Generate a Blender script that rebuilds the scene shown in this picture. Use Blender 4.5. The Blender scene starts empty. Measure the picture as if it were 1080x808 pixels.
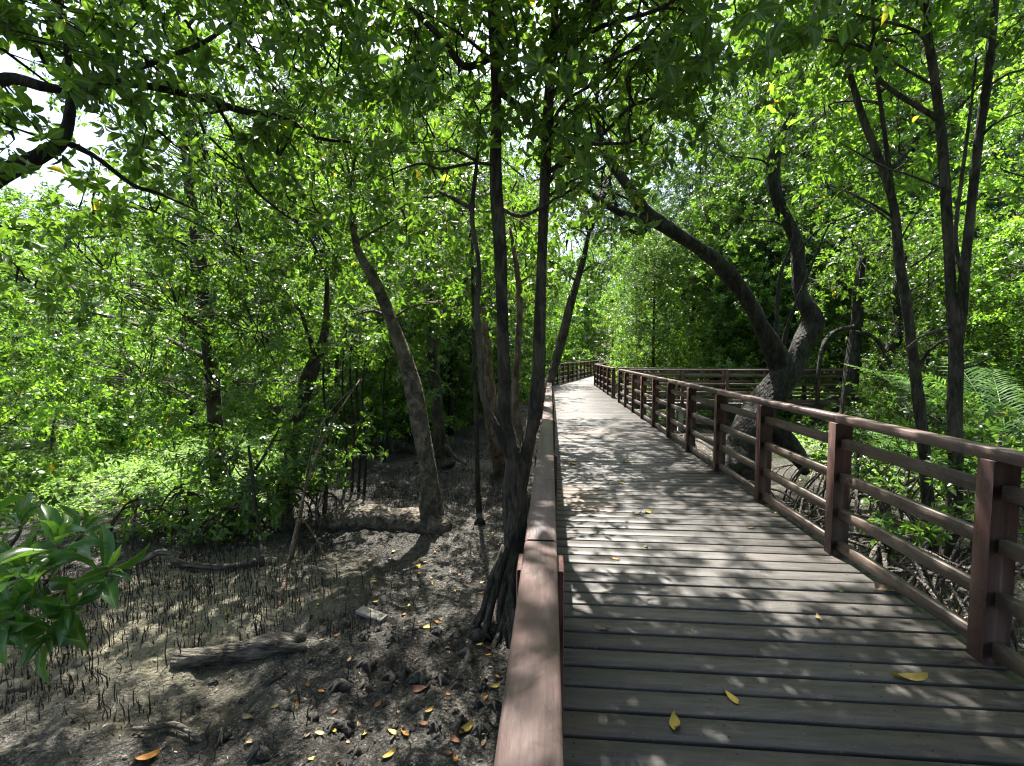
import bpy, math
import numpy as np
from math import radians, pi, sin, cos, atan2, sqrt

rng = np.random.default_rng(7)
COL = bpy.context.scene.collection
SC = bpy.context.scene

# ------------------------------------------------------------------ camera frame
FPX, EYE = 500.0, np.array([0, 0, 1.6])
YAW, PITCH = 0.08167, 0.05993
cR = np.array([cos(YAW), sin(YAW), 0])
cF = np.array([-sin(YAW)*cos(PITCH), cos(YAW)*cos(PITCH), -sin(PITCH)])
cU = np.cross(cR, cF)

def P(px, py, Y):
    """world point at depth Y seen at pixel px,py of the 1080x808 photograph"""
    r = (px-540)/FPX*cR - (py-404)/FPX*cU + cF
    return EYE + r*(Y/r[1])

def G(px, py, z=-1.0):
    r = (px-540)/FPX*cR - (py-404)/FPX*cU + cF
    return EYE + r*((z-EYE[2])/r[2])

# ------------------------------------------------------------------ noise
def _hash(ix, iy, seed):
    h = (ix.astype(np.int64)*374761393 + iy.astype(np.int64)*668265263 + seed*974711) & 0xffffffff
    h = ((h ^ (h >> 13))*1274126177) & 0xffffffff
    return ((h ^ (h >> 16)) & 0xffff)/65535.0

def vnoise(x, y, seed=0):
    x = np.asarray(x, float); y = np.asarray(y, float)
    ix = np.floor(x); iy = np.floor(y); fx = x-ix; fy = y-iy
    fx = fx*fx*(3-2*fx); fy = fy*fy*(3-2*fy)
    a = _hash(ix, iy, seed); b = _hash(ix+1, iy, seed); c = _hash(ix, iy+1, seed); d = _hash(ix+1, iy+1, seed)
    return (a*(1-fx)+b*fx)*(1-fy) + (c*(1-fx)+d*fx)*fy

def gz(x, y):
    x = np.asarray(x, float); y = np.asarray(y, float)
    h = -1.0 + 0.16*(vnoise(x*0.45, y*0.45, 1)-0.5) + 0.09*(vnoise(x*1.5, y*1.5, 2)-0.5)
    h = h + 0.05*(vnoise(x*4.3, y*4.3, 3)-0.5)
    n = vnoise(x*9, y*9, 4); h = h + 0.035*np.maximum(0, n-0.55)*2.2
    h = h + 0.030*(vnoise(x*15, y*15, 5)-0.5) + 0.05*np.maximum(0, vnoise(x*11, y*11, 16)-.68) + 0.014*(vnoise(x*29, y*29, 6)-0.5)
    far = np.clip((np.hypot(x, y)-14)/20, 0, 1)
    h = h + 0.25*far
    bank = np.clip((-x-4.4)/3, 0, 1)*np.clip((y-6.2)/2, 0, 1)
    return h + 0.22*bank

# ------------------------------------------------------------------ mesh helpers
def mesh_np(name, verts, quads=None, tris=None, mat=None, smooth=False, attr=None):
    verts = np.asarray(verts, np.float32).reshape(-1, 3)
    quads = np.zeros((0, 4), np.int32) if quads is None else np.asarray(quads, np.int32).reshape(-1, 4)
    tris = np.zeros((0, 3), np.int32) if tris is None else np.asarray(tris, np.int32).reshape(-1, 3)
    me = bpy.data.meshes.new(name)
    me.vertices.add(len(verts)); me.vertices.foreach_set('co', verts.ravel())
    nl = len(quads)*4+len(tris)*3; npoly = len(quads)+len(tris)
    me.loops.add(nl); me.loops.foreach_set('vertex_index', np.concatenate([quads.ravel(), tris.ravel()]))
    me.polygons.add(npoly)
    st = np.concatenate([np.arange(len(quads))*4, len(quads)*4+np.arange(len(tris))*3]).astype(np.int32)
    me.polygons.foreach_set('loop_start', st)
    if smooth:
        me.polygons.foreach_set('use_smooth', np.ones(npoly, bool))
    if attr is not None:
        a = me.attributes.new('rib', 'FLOAT', 'POINT'); a.data.foreach_set('value', np.asarray(attr, np.float32))
    me.update(calc_edges=True); me.validate()
    if mat: me.materials.append(mat)
    return me

class MB:
    def __init__(s): s.v = []; s.q = []; s.t = []; s.n = 0; s.a = []
    def add(s, v, q=None, t=None, a=None):
        v = np.asarray(v, float).reshape(-1, 3)
        s.v.append(v)
        if q is not None and len(q): s.q.append(np.asarray(q, int).reshape(-1, 4)+s.n)
        if t is not None and len(t): s.t.append(np.asarray(t, int).reshape(-1, 3)+s.n)
        s.a.append(np.zeros(len(v)) if a is None else a)
        s.n += len(v)
    def mesh(s, name, mat, smooth=False):
        return mesh_np(name, np.concatenate(s.v), np.concatenate(s.q) if s.q else None,
                       np.concatenate(s.t) if s.t else None, mat, smooth, np.concatenate(s.a))

def link(name, me, parent=None, label=None, cat=None, group=None, kind=None, loc=None):
    o = bpy.data.objects.new(name, me); COL.objects.link(o)
    if parent is not None: o.parent = parent
    if loc is not None: o.location = loc
    tag(o, label, cat, group, kind)
    return o

def tag(o, label=None, cat=None, group=None, kind=None):
    if label: o['label'] = label
    if cat: o['category'] = cat
    if group: o['group'] = group
    if kind: o['kind'] = kind

def empty(name, loc, label, cat, group=None):
    o = bpy.data.objects.new(name, None); COL.objects.link(o); o.location = [float(c) for c in loc]
    o.empty_display_size = 0.2
    tag(o, label, cat, group); return o

def copy_tree(o, parent=None):
    c = o.copy(); COL.objects.link(c)
    if parent is not None: c.parent = parent
    for ch in list(o.children): copy_tree(ch, c)
    return c

def catmull(pts, k=6):
    p = np.asarray(pts, float)
    if len(p) < 3:
        t = np.linspace(0, 1, k+1)[:, None]; return p[0]*(1-t)+p[-1]*t
    q = np.vstack([2*p[0]-p[1], p, 2*p[-1]-p[-2]]); out = []
    for i in range(1, len(q)-2):
        for j in range(k):
            t = j/k
            out.append(0.5*((2*q[i]) + (-q[i-1]+q[i+1])*t + (2*q[i-1]-5*q[i]+4*q[i+1]-q[i+2])*t*t + (-q[i-1]+3*q[i]-3*q[i+1]+q[i+2])*t**3))
    out.append(q[-2]); return np.array(out)

def tube(mb, pts, rad, sides=8, k=5, rough=0.08, seed=0, cap=True, smoothpath=True):
    rad = np.asarray(rad, float)
    path = catmull(pts, k) if smoothpath else np.asarray(pts, float)
    r = np.interp(np.linspace(0, 1, len(path)), np.linspace(0, 1, len(rad)), rad)
    tan = np.gradient(path, axis=0); tan /= np.linalg.norm(tan, axis=1)[:, None]+1e-9
    ref = np.array([0, 0, 1.0]) if abs(tan[0][2]) < 0.9 else np.array([1.0, 0, 0])
    n = np.cross(tan[0], ref); n /= np.linalg.norm(n)
    rings = []
    ang = np.linspace(0, 2*pi, sides, endpoint=False)
    rr = np.random.default_rng(seed+len(path))
    ph = rr.random(3)*6
    for i in range(len(path)):
        n = n-tan[i]*np.dot(n, tan[i]); n /= np.linalg.norm(n)+1e-9
        b = np.cross(tan[i], n)
        wob = 1+rough*(np.sin(ang*2+ph[0]+i*0.35)+0.7*np.sin(ang*3+ph[1]-i*0.5)+0.8*(rr.random(sides)-0.5))
        rings.append(path[i]+(np.cos(ang)[:, None]*n+np.sin(ang)[:, None]*b)*(r[i]*wob)[:, None])
    v = np.concatenate(rings); m = len(path)
    i = np.arange(m-1)[:, None]*sides; j = np.arange(sides)[None]; j2 = (j+1) % sides
    q = np.stack([i+j, i+j2, i+sides+j2, i+sides+j], -1).reshape(-1, 4)
    t = None
    if cap:
        v = np.vstack([v, path[-1]+tan[-1]*r[-1]*0.4, path[0]])
        e = (m-1)*sides; c = len(v)-2; jj = np.arange(sides)
        t = np.concatenate([np.stack([e+jj, e+(jj+1) % sides, np.full(sides, c)], -1), np.stack([(jj+1) % sides, jj, np.full(sides, c+1)], -1)])
    mb.add(v, q, t)
    return path, r

def cbox(mb, c, half, ax=(1, 0, 0), ch=0.004, jit=0.0):
    """chamfered box: long axis ax (horizontal), half = (along, across, z)"""
    ax = np.array(list(ax)+[0]*(3-len(ax)), float); ax /= np.linalg.norm(ax)
    az = np.array([0, 0, 1.0])
    ay = np.cross(az, ax)
    a, b, h = half
    vs = []
    prof = [(-b+ch, -h), (b-ch, -h), (b, -h+ch), (b, h-ch), (b-ch, h), (-b+ch, h), (-b, h-ch), (-b, -h+ch)]
    rings = [(-a, 1), (-a+ch, 0), (a-ch, 0), (a, 1)]
    for (xa, inner) in rings:
        for (py, pz) in prof:
            yy, zz = py, pz
            if inner:
                yy = math.copysign(max(abs(py)-ch*0.6, 0), py); zz = math.copysign(max(abs(pz)-ch*0.6, 0), pz)
            vs.append(np.array(c)+ax*xa+ay*yy+az*zz)
    q = []
    for r_ in range(3):
        for j in range(8):
            q.append((r_*8+j, r_*8+8+j, r_*8+8+(j+1) % 8, r_*8+(j+1) % 8))
    q = [(a_, d_, c_, b_) for (a_, b_, c_, d_) in q]
    e = 24
    q += [(7, 0, 1, 2), (7, 2, 3, 6), (6, 3, 4, 5)]
    q += [(e+2, e+1, e+0, e+7), (e+6, e+3, e+2, e+7), (e+5, e+4, e+3, e+6)]
    mb.add(vs, q)

# ------------------------------------------------------------------ leaves
HI_U = np.array([0, .12, .12, .12, .38, .38, .38, .68, .68, .68, 1.0])
HI_V = np.array([0, -.5, 0, .5, -.95, 0, .95, -.84, 0, .84, 0])
HI_W = np.array([0, .05, 0, .05, .16, 0.02, .16, .10, -.02, .10, -.16])
HI_Q = [(1, 2, 5, 4), (2, 3, 6, 5), (4, 5, 8, 7), (5, 6, 9, 8)]
HI_T = [(0, 2, 1), (0, 3, 2), (7, 8, 10), (8, 9, 10)]
LO_U = np.array([0, .26, .26, .72, .72, 1.0]); LO_V = np.array([0, -.85, .85, -.95, .95, 0]); LO_W = np.array([0, .03, .03, 0, 0, -.12])
LO_Q = [(1, 2, 4, 3)]; LO_T = [(0, 2, 1), (3, 4, 5)]

def put_leaves(mb, base, d, up, L, W, hi=False):
    U, V, Wd, Q, T = (HI_U, HI_V, HI_W, HI_Q, HI_T) if hi else (LO_U, LO_V, LO_W, LO_Q, LO_T)
    n = len(base)
    if n == 0: return
    d = d/(np.linalg.norm(d, axis=1)[:, None]+1e-9)
    s = np.cross(d, up); s /= np.linalg.norm(s, axis=1)[:, None]+1e-9
    nn = np.cross(s, d)
    L = np.broadcast_to(L, n); W = np.broadcast_to(W, n)
    v = (base[:, None]+d[:, None]*(U[None, :, None]*L[:, None, None]) + s[:, None]*(V[None, :, None]*(W/2)[:, None, None])
         + nn[:, None]*(Wd[None, :, None]*L[:, None, None]))
    k = len(U); off = (np.arange(n)*k)[:, None, None]
    q = (np.array(Q)[None]+off).reshape(-1, 4); t = (np.array(T)[None]+off).reshape(-1, 3)
    a = np.tile((V == 0).astype(float), n)
    mb.add(v.reshape(-1, 3), q, t, a)

def unit(v): return v/(np.linalg.norm(v, axis=-1, keepdims=True)+1e-9)

def rosettes(mb, pos, axis, per=7, L=0.1, hi=False, r=rng, ratio=0.4, droop=0.35, spread=(42, 108)):
    n = len(pos); axis = unit(axis)
    ref = np.where(np.abs(axis[:, 2:3]) < 0.9, np.array([[0, 0, 1.0]]), np.array([[1.0, 0, 0]]))
    a = unit(np.cross(axis, ref)); b = np.cross(axis, a)
    ph = r.random(n)*2*pi
    B = []; D = []; U = []; LL = []
    for k in range(per):
        th = ph+k*2.399+r.normal(0, .2, n)
        tilt = np.radians(r.uniform(spread[0], spread[1], n))
        rad = np.cos(th)[:, None]*a+np.sin(th)[:, None]*b
        d = axis*np.cos(tilt)[:, None]+rad*np.sin(tilt)[:, None]
        d[:, 2] -= droop*r.random(n)
        up = axis*np.sin(tilt)[:, None]-rad*np.cos(tilt)[:, None]+r.normal(0, .38, (n, 3))
        keep = r.random(n) < 0.93
        B.append((pos-axis*(0.3*L*(k/per))+unit(d)*(.14*L))[keep]); D.append(d[keep]); U.append(up[keep]); LL.append((L*r.uniform(.5, 1.25, n))[keep])
    B, D, U, LL = map(np.concatenate, (B, D, U, LL))
    put_leaves(mb, B, D, U, LL, LL*ratio*r.uniform(.8, 1.2, len(LL)), hi)

DENS = 1.5
def crown(leafmb, twigmb, clumps, L=0.1, lai=1.1, per=7, hi=False, r=rng, spray=5, twr=0.005, ratio=0.44):
    """clumps: list of (center, (rx,ry,rz)); sprays of leaf rosettes on twigs"""
    for c, rad in clumps:
        c = np.asarray(c, float); rad = np.asarray(rad if np.ndim(rad) else (rad, rad, rad*0.75), float)
        rad = rad*1.18; lai_ = lai*DENS
        n = lai_*pi*rad[0]*max(rad[2], rad[1]*.8)/(per*0.29*(ratio/.42)*L*L)
        ns = max(3, int(n/spray))
        u = unit(r.normal(0, 1, (ns, 3)))
        rr = (0.3+0.7*np.sqrt(r.random(ns)))[:, None]
        rr = rr*(0.75+0.45*vnoise(u[:, 0]*2+c[0], u[:, 1]*2+u[:, 2]*1.7, 9))[:, None]
        p0 = c+u*rr*rad
        d = unit(u+np.array([0, 0, .35])+r.normal(0, .45, (ns, 3)))
        ln = r.uniform(.9, 1.7, ns)*L*3.0
        pos = []; ax = []
        for k in range(spray):
            t = (k+.5)/spray
            side = r.normal(0, 1, (ns, 3))*L*0.75
            side[:, 2] *= .6
            pos.append(p0+d*(ln*t)[:, None]+side*(1.0 if k < spray-1 else .1)); ax.append(unit(d+side/(L*1.2)+np.array([0, 0, .35])))
        rosettes(leafmb, np.concatenate(pos), np.concatenate(ax), per, L, hi, r, ratio)
        if twigmb is not None:
            st = c+(p0-c)*0.25+r.normal(0, .04, (ns, 3)); mid = (st+p0)/2+r.normal(0, .05, (ns, 3))*np.linalg.norm(rad)/2
            end = p0+d*ln[:, None]
            ringp = np.stack([st, mid, p0, end], 1)
            rads = np.array([2.6, 1.8, 1.2, .6])*twr
            off = np.array([[1, 0, 0], [-.5, .6, .6], [-.5, -.6, -.6]])
            v = ringp[:, :, None]+off[None, None]*rads[None, :, None, None]
            base = (np.arange(ns)*12)[:, None]
            qs = []
            for i in range(3):
                for j in range(3):
                    qs.append([i*3+j, i*3+(j+1) % 3, i*3+3+(j+1) % 3, i*3+3+j])
            q = (np.array(qs)[None]+base[:, :, None]).reshape(-1, 4)
            twigmb.add(v.reshape(-1, 3), q)

def limb_to(mb, path, r0, c, k=0, sides=6, r=rng):
    """a branch from the trunk path up to a clump centre"""
    c = np.asarray(c, float)
    zz = path[:, 2]; d = np.linalg.norm(path-c, axis=1)
    low = np.where(zz < c[2]-0.25*d)[0]
    cand = low if len(low) else np.arange(len(path))
    i = cand[np.argmin(d[cand])]
    s = path[i]; dist = np.linalg.norm(c-s)
    if dist < 0.15: return
    m1 = s+(c-s)*.35+np.array([r.normal(0, .07), r.normal(0, .07), .10])*dist
    m2 = s+(c-s)*.7+np.array([r.normal(0, .09), r.normal(0, .09), .08])*dist
    rb = min(r0*.7, .009+.012*dist)
    tube(mb, [s, m1, m2, c], [rb, rb*.75, rb*.55, rb*.3], sides, 4, .05, int(r.integers(9999)))
    for q in (m1, m2):
        e = q+unit(r.normal(0, 1, 3)+unit(c-s)*.8)*dist*.3
        tube(mb, [q, (q+e)/2+r.normal(0, .03, 3)*dist, e], [rb*.5, rb*.35, rb*.12], 4, 3, .02, 1)

# ------------------------------------------------------------------ materials
def newmat(name):
    m = bpy.data.materials.new(name); m.use_nodes = True; nt = m.node_tree
    bs = nt.nodes['Principled BSDF']; return m, nt, bs, nt.nodes['Material Output']

def N(nt, t, **kw):
    n = nt.nodes.new(t)
    for k, v in kw.items(): setattr(n, k, v)
    return n

def ramp(nt, src, stops):
    r = N(nt, 'ShaderNodeValToRGB'); e = r.color_ramp.elements
    e[0].position, e[0].color = stops[0][0], (*stops[0][1], 1); e[1].position, e[1].color = stops[-1][0], (*stops[-1][1], 1)
    for p, c in stops[1:-1]:
        x = e.new(p); x.color = (*c, 1)
    nt.links.new(src, r.inputs[0]); return r.outputs[0]

def noise(nt, scale, detail=4, vec=None, rough=.55, dist=0):
    n = N(nt, 'ShaderNodeTexNoise'); n.inputs['Scale'].default_value = scale; n.inputs['Detail'].default_value = detail
    n.inputs['Roughness'].default_value = rough; n.inputs['Distortion'].default_value = dist
    if vec is not None: nt.links.new(vec, n.inputs['Vector'])
    return n.outputs['Fac']

def mapping(nt, scale=(1, 1, 1), coord='Object', addrand=False, rot=(0, 0, 0)):
    tc = N(nt, 'ShaderNodeTexCoord'); mp = N(nt, 'ShaderNodeMapping'); mp.inputs['Scale'].default_value = scale
    mp.inputs['Rotation'].default_value = rot
    nt.links.new(tc.outputs[coord], mp.inputs['Vector'])
    if addrand:
        g = N(nt, 'ShaderNodeNewGeometry'); mu = N(nt, 'ShaderNodeMath', operation='MULTIPLY'); mu.inputs[1].default_value = 57
        nt.links.new(g.outputs['Random Per Island'], mu.inputs[0]); nt.links.new(mu.outputs[0], mp.inputs['Location'])
    return mp.outputs[0]

def mixc(nt, fac, a, b, mode='MIX'):
    m = N(nt, 'ShaderNodeMix', data_type='RGBA', blend_type=mode)
    if hasattr(fac, 'type') and not isinstance(fac, (int, float)): nt.links.new(fac, m.inputs['Factor'])
    else: m.inputs['Factor'].default_value = fac
    for v, s in ((a, 'A'), (b, 'B')):
        k = 6 if s == 'A' else 7
        if isinstance(v, tuple): m.inputs[k].default_value = (*v, 1)
        else: nt.links.new(v, m.inputs[k])
    return m.outputs[2]

def math_(nt, op, a, b=None, clamp=False):
    m = N(nt, 'ShaderNodeMath', operation=op); m.use_clamp = clamp
    for i, v in enumerate((a, b)):
        if v is None: continue
        if isinstance(v, (int, float)): m.inputs[i].default_value = v
        else: nt.links.new(v, m.inputs[i])
    return m.outputs[0]

def bump(nt, bs, h, strength=.4, dist=.01):
    b = N(nt, 'ShaderNodeBump'); b.inputs['Strength'].default_value = strength; b.inputs['Distance'].default_value = dist
    nt.links.new(h, b.inputs['Height']); nt.links.new(b.outputs[0], bs.inputs['Normal'])

def leafmat(name, stops, trans, tfac=.38, rough=.38, yellow=.004):
    m, nt, bs, out = newmat(name)
    g = N(nt, 'ShaderNodeNewGeometry'); rnd = g.outputs['Random Per Island']
    oi = N(nt, 'ShaderNodeObjectInfo')
    c = ramp(nt, rnd, stops)
    # patches of newer and older growth through the crown
    patch = noise(nt, 1.3, 2, mapping(nt))
    pf = ramp(nt, patch, [(.38, (0, 0, 0)), (.66, (1, 1, 1))])
    c = mixc(nt, math_(nt, 'MULTIPLY', pf, .5), c, tuple(min(1, x*1.45) for x in stops[-1][1]))
    f = math_(nt, 'GREATER_THAN', rnd, 1-yellow)
    c = mixc(nt, f, c, (.30, .24, .04))
    blot = ramp(nt, noise(nt, 55, 3, mapping(nt)), [(.60, (0, 0, 0)), (.70, (.6, .6, .6))])
    c = mixc(nt, blot, c, tuple(x*.55+.012 for x in stops[1][1] if True) if len(stops) > 2 else stops[0][1])
    at = N(nt, 'ShaderNodeAttribute', attribute_name='rib')
    rib = math_(nt, 'POWER', at.outputs['Fac'], 7.0)
    c = mixc(nt, math_(nt, 'MULTIPLY', rib, .45), c, (.22, .32, .08))
    nt.links.new(c, bs.inputs['Base Color']); bs.inputs['Roughness'].default_value = rough
    bs.inputs['Specular IOR Level'].default_value = .5
    tr = N(nt, 'ShaderNodeBsdfTranslucent')
    tc = mixc(nt, 1.0, c, tuple(t for t in trans), 'MULTIPLY')
    nt.links.new(tc, tr.inputs['Color'])
    mx = N(nt, 'ShaderNodeMixShader'); mx.inputs[0].default_value = tfac
    nt.links.new(bs.outputs[0], mx.inputs[1]); nt.links.new(tr.outputs[0], mx.inputs[2]); nt.links.new(mx.outputs[0], out.inputs[0])
    return m

TR = (3.7, 3.9, 1.4)
M = {}
M['leaf'] = leafmat('mangrove_leaf', [(0, (.024, .050, .014)), (.5, (.044, .085, .020)), (1, (.074, .135, .024))], TR, .34)
M['leaf_dark'] = leafmat('dark_glossy_leaf', [(0, (.021, .046, .014)), (.5, (.036, .076, .020)), (1, (.06, .11, .028))], TR, .32, .30)
M['leaf_bright'] = leafmat('young_leaf', [(0, (.04, .09, .022)), (.5, (.07, .145, .03)), (1, (.11, .20, .04))], (3.4, 3.4, 1.2), .42, .38)
M['leaf_near'] = leafmat('glossy_near_leaf', [(0, (.022, .065, .018)), (.5, (.035, .10, .022)), (1, (.07, .15, .03))], (3.6, 3.6, 1.4), .3, .27, 0)
M['leaf_low'] = leafmat('groundcover_leaf', [(0, (.07, .15, .03)), (.5, (.12, .23, .05)), (1, (.18, .30, .07))], (2.8, 2.6, 1.4), .35, .62)
M['palm'] = leafmat('palm_leaflet', [(0, (.040, .095, .030)), (.5, (.07, .145, .045)), (1, (.11, .19, .06))], TR, .3, .33, 0)
M['palm_bright'] = leafmat('young_palm_leaflet', [(0, (.07, .17, .02)), (1, (.13, .27, .03))], (3.4, 3.0, 1.2), .42, .33, 0)

def bark(name, c0, c1, c2, scale=14, lich=.35, st=(1, 1, .28)):
    m, nt, bs, out = newmat(name)
    v = mapping(nt, st); n1 = noise(nt, scale, 7, v, .65, .6)
    c = ramp(nt, n1, [(.40, c0), (.51, c1), (.63, c2)])
    n2 = noise(nt, 2.6, 4, mapping(nt, (1, 1, .8)))
    f = ramp(nt, n2, [(.5, (0, 0, 0)), (.66, (1, 1, 1))])
    c = mixc(nt, math_(nt, 'MULTIPLY', f, lich), c, tuple(min(1, x*1.5+.03) for x in c2))
    n4 = noise(nt, 3.4, 3, mapping(nt, (1, 1, 1), rot=(1, 1, 0)))
    f4 = ramp(nt, n4, [(.56, (0, 0, 0)), (.68, (1, 1, 1))])
    c = mixc(nt, math_(nt, 'MULTIPLY', f4, .45), c, (.05, .07, .025))
    nt.links.new(c, bs.inputs['Base Color']); bs.inputs['Roughness'].default_value = .85
    vo = N(nt, 'ShaderNodeTexVoronoi'); vo.feature = 'DISTANCE_TO_EDGE'; vo.inputs['Scale'].default_value = scale*1.6; nt.links.new(v, vo.inputs['Vector'])
    h = math_(nt, 'ADD', n1, math_(nt, 'MULTIPLY', vo.outputs['Distance'], 1.2))
    bump(nt, bs, h, 1.0, .035)
    return m
M['bark'] = bark('grey_bark', (.014, .011, .008), (.038, .031, .023), (.095, .08, .062))
M['bark_dark'] = bark('dark_bark', (.006, .005, .004), (.016, .013, .010), (.048, .041, .033), 12, .25)  # deepest tone of the bark set
M['bark_mid'] = bark('grey_brown_bark', (.030, .023, .016), (.085, .067, .048), (.18, .15, .11), 11, .25, (.7, 1, .6))
M['bark_brown'] = bark('brown_flaking_bark', (.05, .032, .020), (.13, .085, .055), (.22, .17, .13), 18)
M['root'] = bark('grey_root_bark', (.035, .029, .022), (.095, .08, .063), (.21, .185, .155), 22, .5)
M['deadwood'] = bark('dead_weathered_wood', (.030, .024, .018), (.095, .08, .064), (.22, .195, .16), 16, .3, (.22, 1, 1))
M['pneu'] = bark('breathing_root_bark', (.022, .019, .016), (.05, .044, .036), (.11, .10, .085), 40, .2)

def paint(name, c0, c1, worn, wear=.5, rough=.45, ax=(3, 3, 1)):
    m, nt, bs, out = newmat(name)
    v = mapping(nt, ax, addrand=True)
    n1 = noise(nt, 7, 6, v, .62, .3)
    n2 = noise(nt, 1.6, 5, mapping(nt, (1, 1, 1)), .6)
    n3 = noise(nt, 45, 3, v, .6)
    c = ramp(nt, n2, [(.42, c0), (.6, c1)])
    w = ramp(nt, math_(nt, 'ADD', math_(nt, 'MULTIPLY', n1, .65), math_(nt, 'MULTIPLY', n3, .35)), [(.62-.22*wear, (0, 0, 0)), (.72-.12*wear, (1, 1, 1))])
    c = mixc(nt, math_(nt, 'MULTIPLY', w, .35+.6*wear), c, worn)
    g = N(nt, 'ShaderNodeNewGeometry')
    c = mixc(nt, .35, c, ramp(nt, g.outputs['Random Per Island'], [(0, tuple(x*.6 for x in c0)), (1, tuple(x*1.4 for x in worn))]))
    sp = noise(nt, 120, 2, mapping(nt)); spf = ramp(nt, sp, [(.70, (0, 0, 0)), (.78, (1, 1, 1))])
    c = mixc(nt, math_(nt, 'MULTIPLY', spf, .5), c, (.28, .27, .24))
    nt.links.new(c, bs.inputs['Base Color'])
    rr = N(nt, 'ShaderNodeMapRange'); rr.inputs[3].default_value = rough-.12; rr.inputs[4].default_value = rough+.22
    nt.links.new(n1, rr.inputs[0]); nt.links.new(rr.outputs[0], bs.inputs['Roughness'])
    sv = mapping(nt, tuple(12*x if x > 1 else x for x in ax), addrand=True); n6 = noise(nt, 2.2, 5, sv, .7, .2)
    c = mixc(nt, .38, c, ramp(nt, n6, [(.34, (.45, .45, .45)), (.5, (1, 1, 1)), (.66, (1.5, 1.47, 1.42))]), 'MULTIPLY')
    n7 = noise(nt, 5, 6, mapping(nt), .7, .8)
    c = mixc(nt, ramp(nt, n7, [(.55, (0, 0, 0)), (.63, (.6, .6, .6))]), c, (.030, .022, .018))
    nt.links.new(c, bs.inputs['Base Color'])
    bump(nt, bs, math_(nt, 'ADD', math_(nt, 'ADD', n1, math_(nt, 'MULTIPLY', n6, .4)), math_(nt, 'MULTIPLY', n3, .5)), .45, .005)
    return m
M['post_paint'] = paint('red_brown_post_paint', (.052, .013, .012), (.100, .029, .025), (.17, .12, .10), .42, .55, (3, 3, .8))
M['rail_paint'] = paint('weathered_rail_paint', (.045, .024, .019), (.085, .058, .045), (.17, .140, .115), .65, .5, (3, .6, 3))
M['rail_paint_x'] = paint('weathered_rail_paint_branch', (.065, .030, .025), (.105, .060, .050), (.18, .15, .125), .45, .5, (.6, 3, 3))
M['cap_paint'] = paint('worn_purple_brown_cap_paint', (.068, .034, .032), (.105, .064, .058), (.19, .15, .135), .5, .48, (3, .7, 3))

def deckmat(name, ax):
    m, nt, bs, out = newmat(name)
    v = mapping(nt, ax, addrand=True)
    n1 = noise(nt, 9, 7, v, .65, .4); g = N(nt, 'ShaderNodeNewGeometry')
    base = ramp(nt, g.outputs['Random Per Island'], [(0, (.034, .031, .029)), (.4, (.050, .046, .042)), (.75, (.065, .059, .053)), (1, (.092, .084, .076))])
    c = mixc(nt, .75, base, ramp(nt, n1, [(.34, (.40, .39, .38)), (.5, (.88, .87, .86)), (.66, (1.5, 1.48, 1.44))]), 'MULTIPLY')
    n2 = noise(nt, .9, 5, mapping(nt), .65, .6)
    c = mixc(nt, ramp(nt, n2, [(.50, (0, 0, 0)), (.72, (.55, .55, .55))]), c, (.15, .142, .13))
    n5 = noise(nt, .55, 2, mapping(nt, rot=(0, 0, 1)), .5)
    c = mixc(nt, ramp(nt, n5, [(.63, (0, 0, 0)), (.7, (.5, .5, .5))]), c, (.19, .125, .085))
    # light grit and scuffs
    n3 = noise(nt, 70, 3, mapping(nt)); c = mixc(nt, ramp(nt, n3, [(.63, (0, 0, 0)), (.70, (.35, .35, .35))]), c, (.24, .225, .20))
    nt.links.new(c, bs.inputs['Base Color'])
    rr = N(nt, 'ShaderNodeMapRange'); rr.inputs[3].default_value = .38; rr.inputs[4].default_value = .75
    nt.links.new(n2, rr.inputs[0]); nt.links.new(rr.outputs[0], bs.inputs['Roughness'])
    bump(nt, bs, math_(nt, 'ADD', n1, math_(nt, 'MULTIPLY', n3, .3)), .5, .004)
    return m
M['deck'] = deckmat('weathered_deck_board', (.5, 5, 5))
M['deck_y'] = deckmat('weathered_deck_board_branch', (5, .5, 5))

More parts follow.
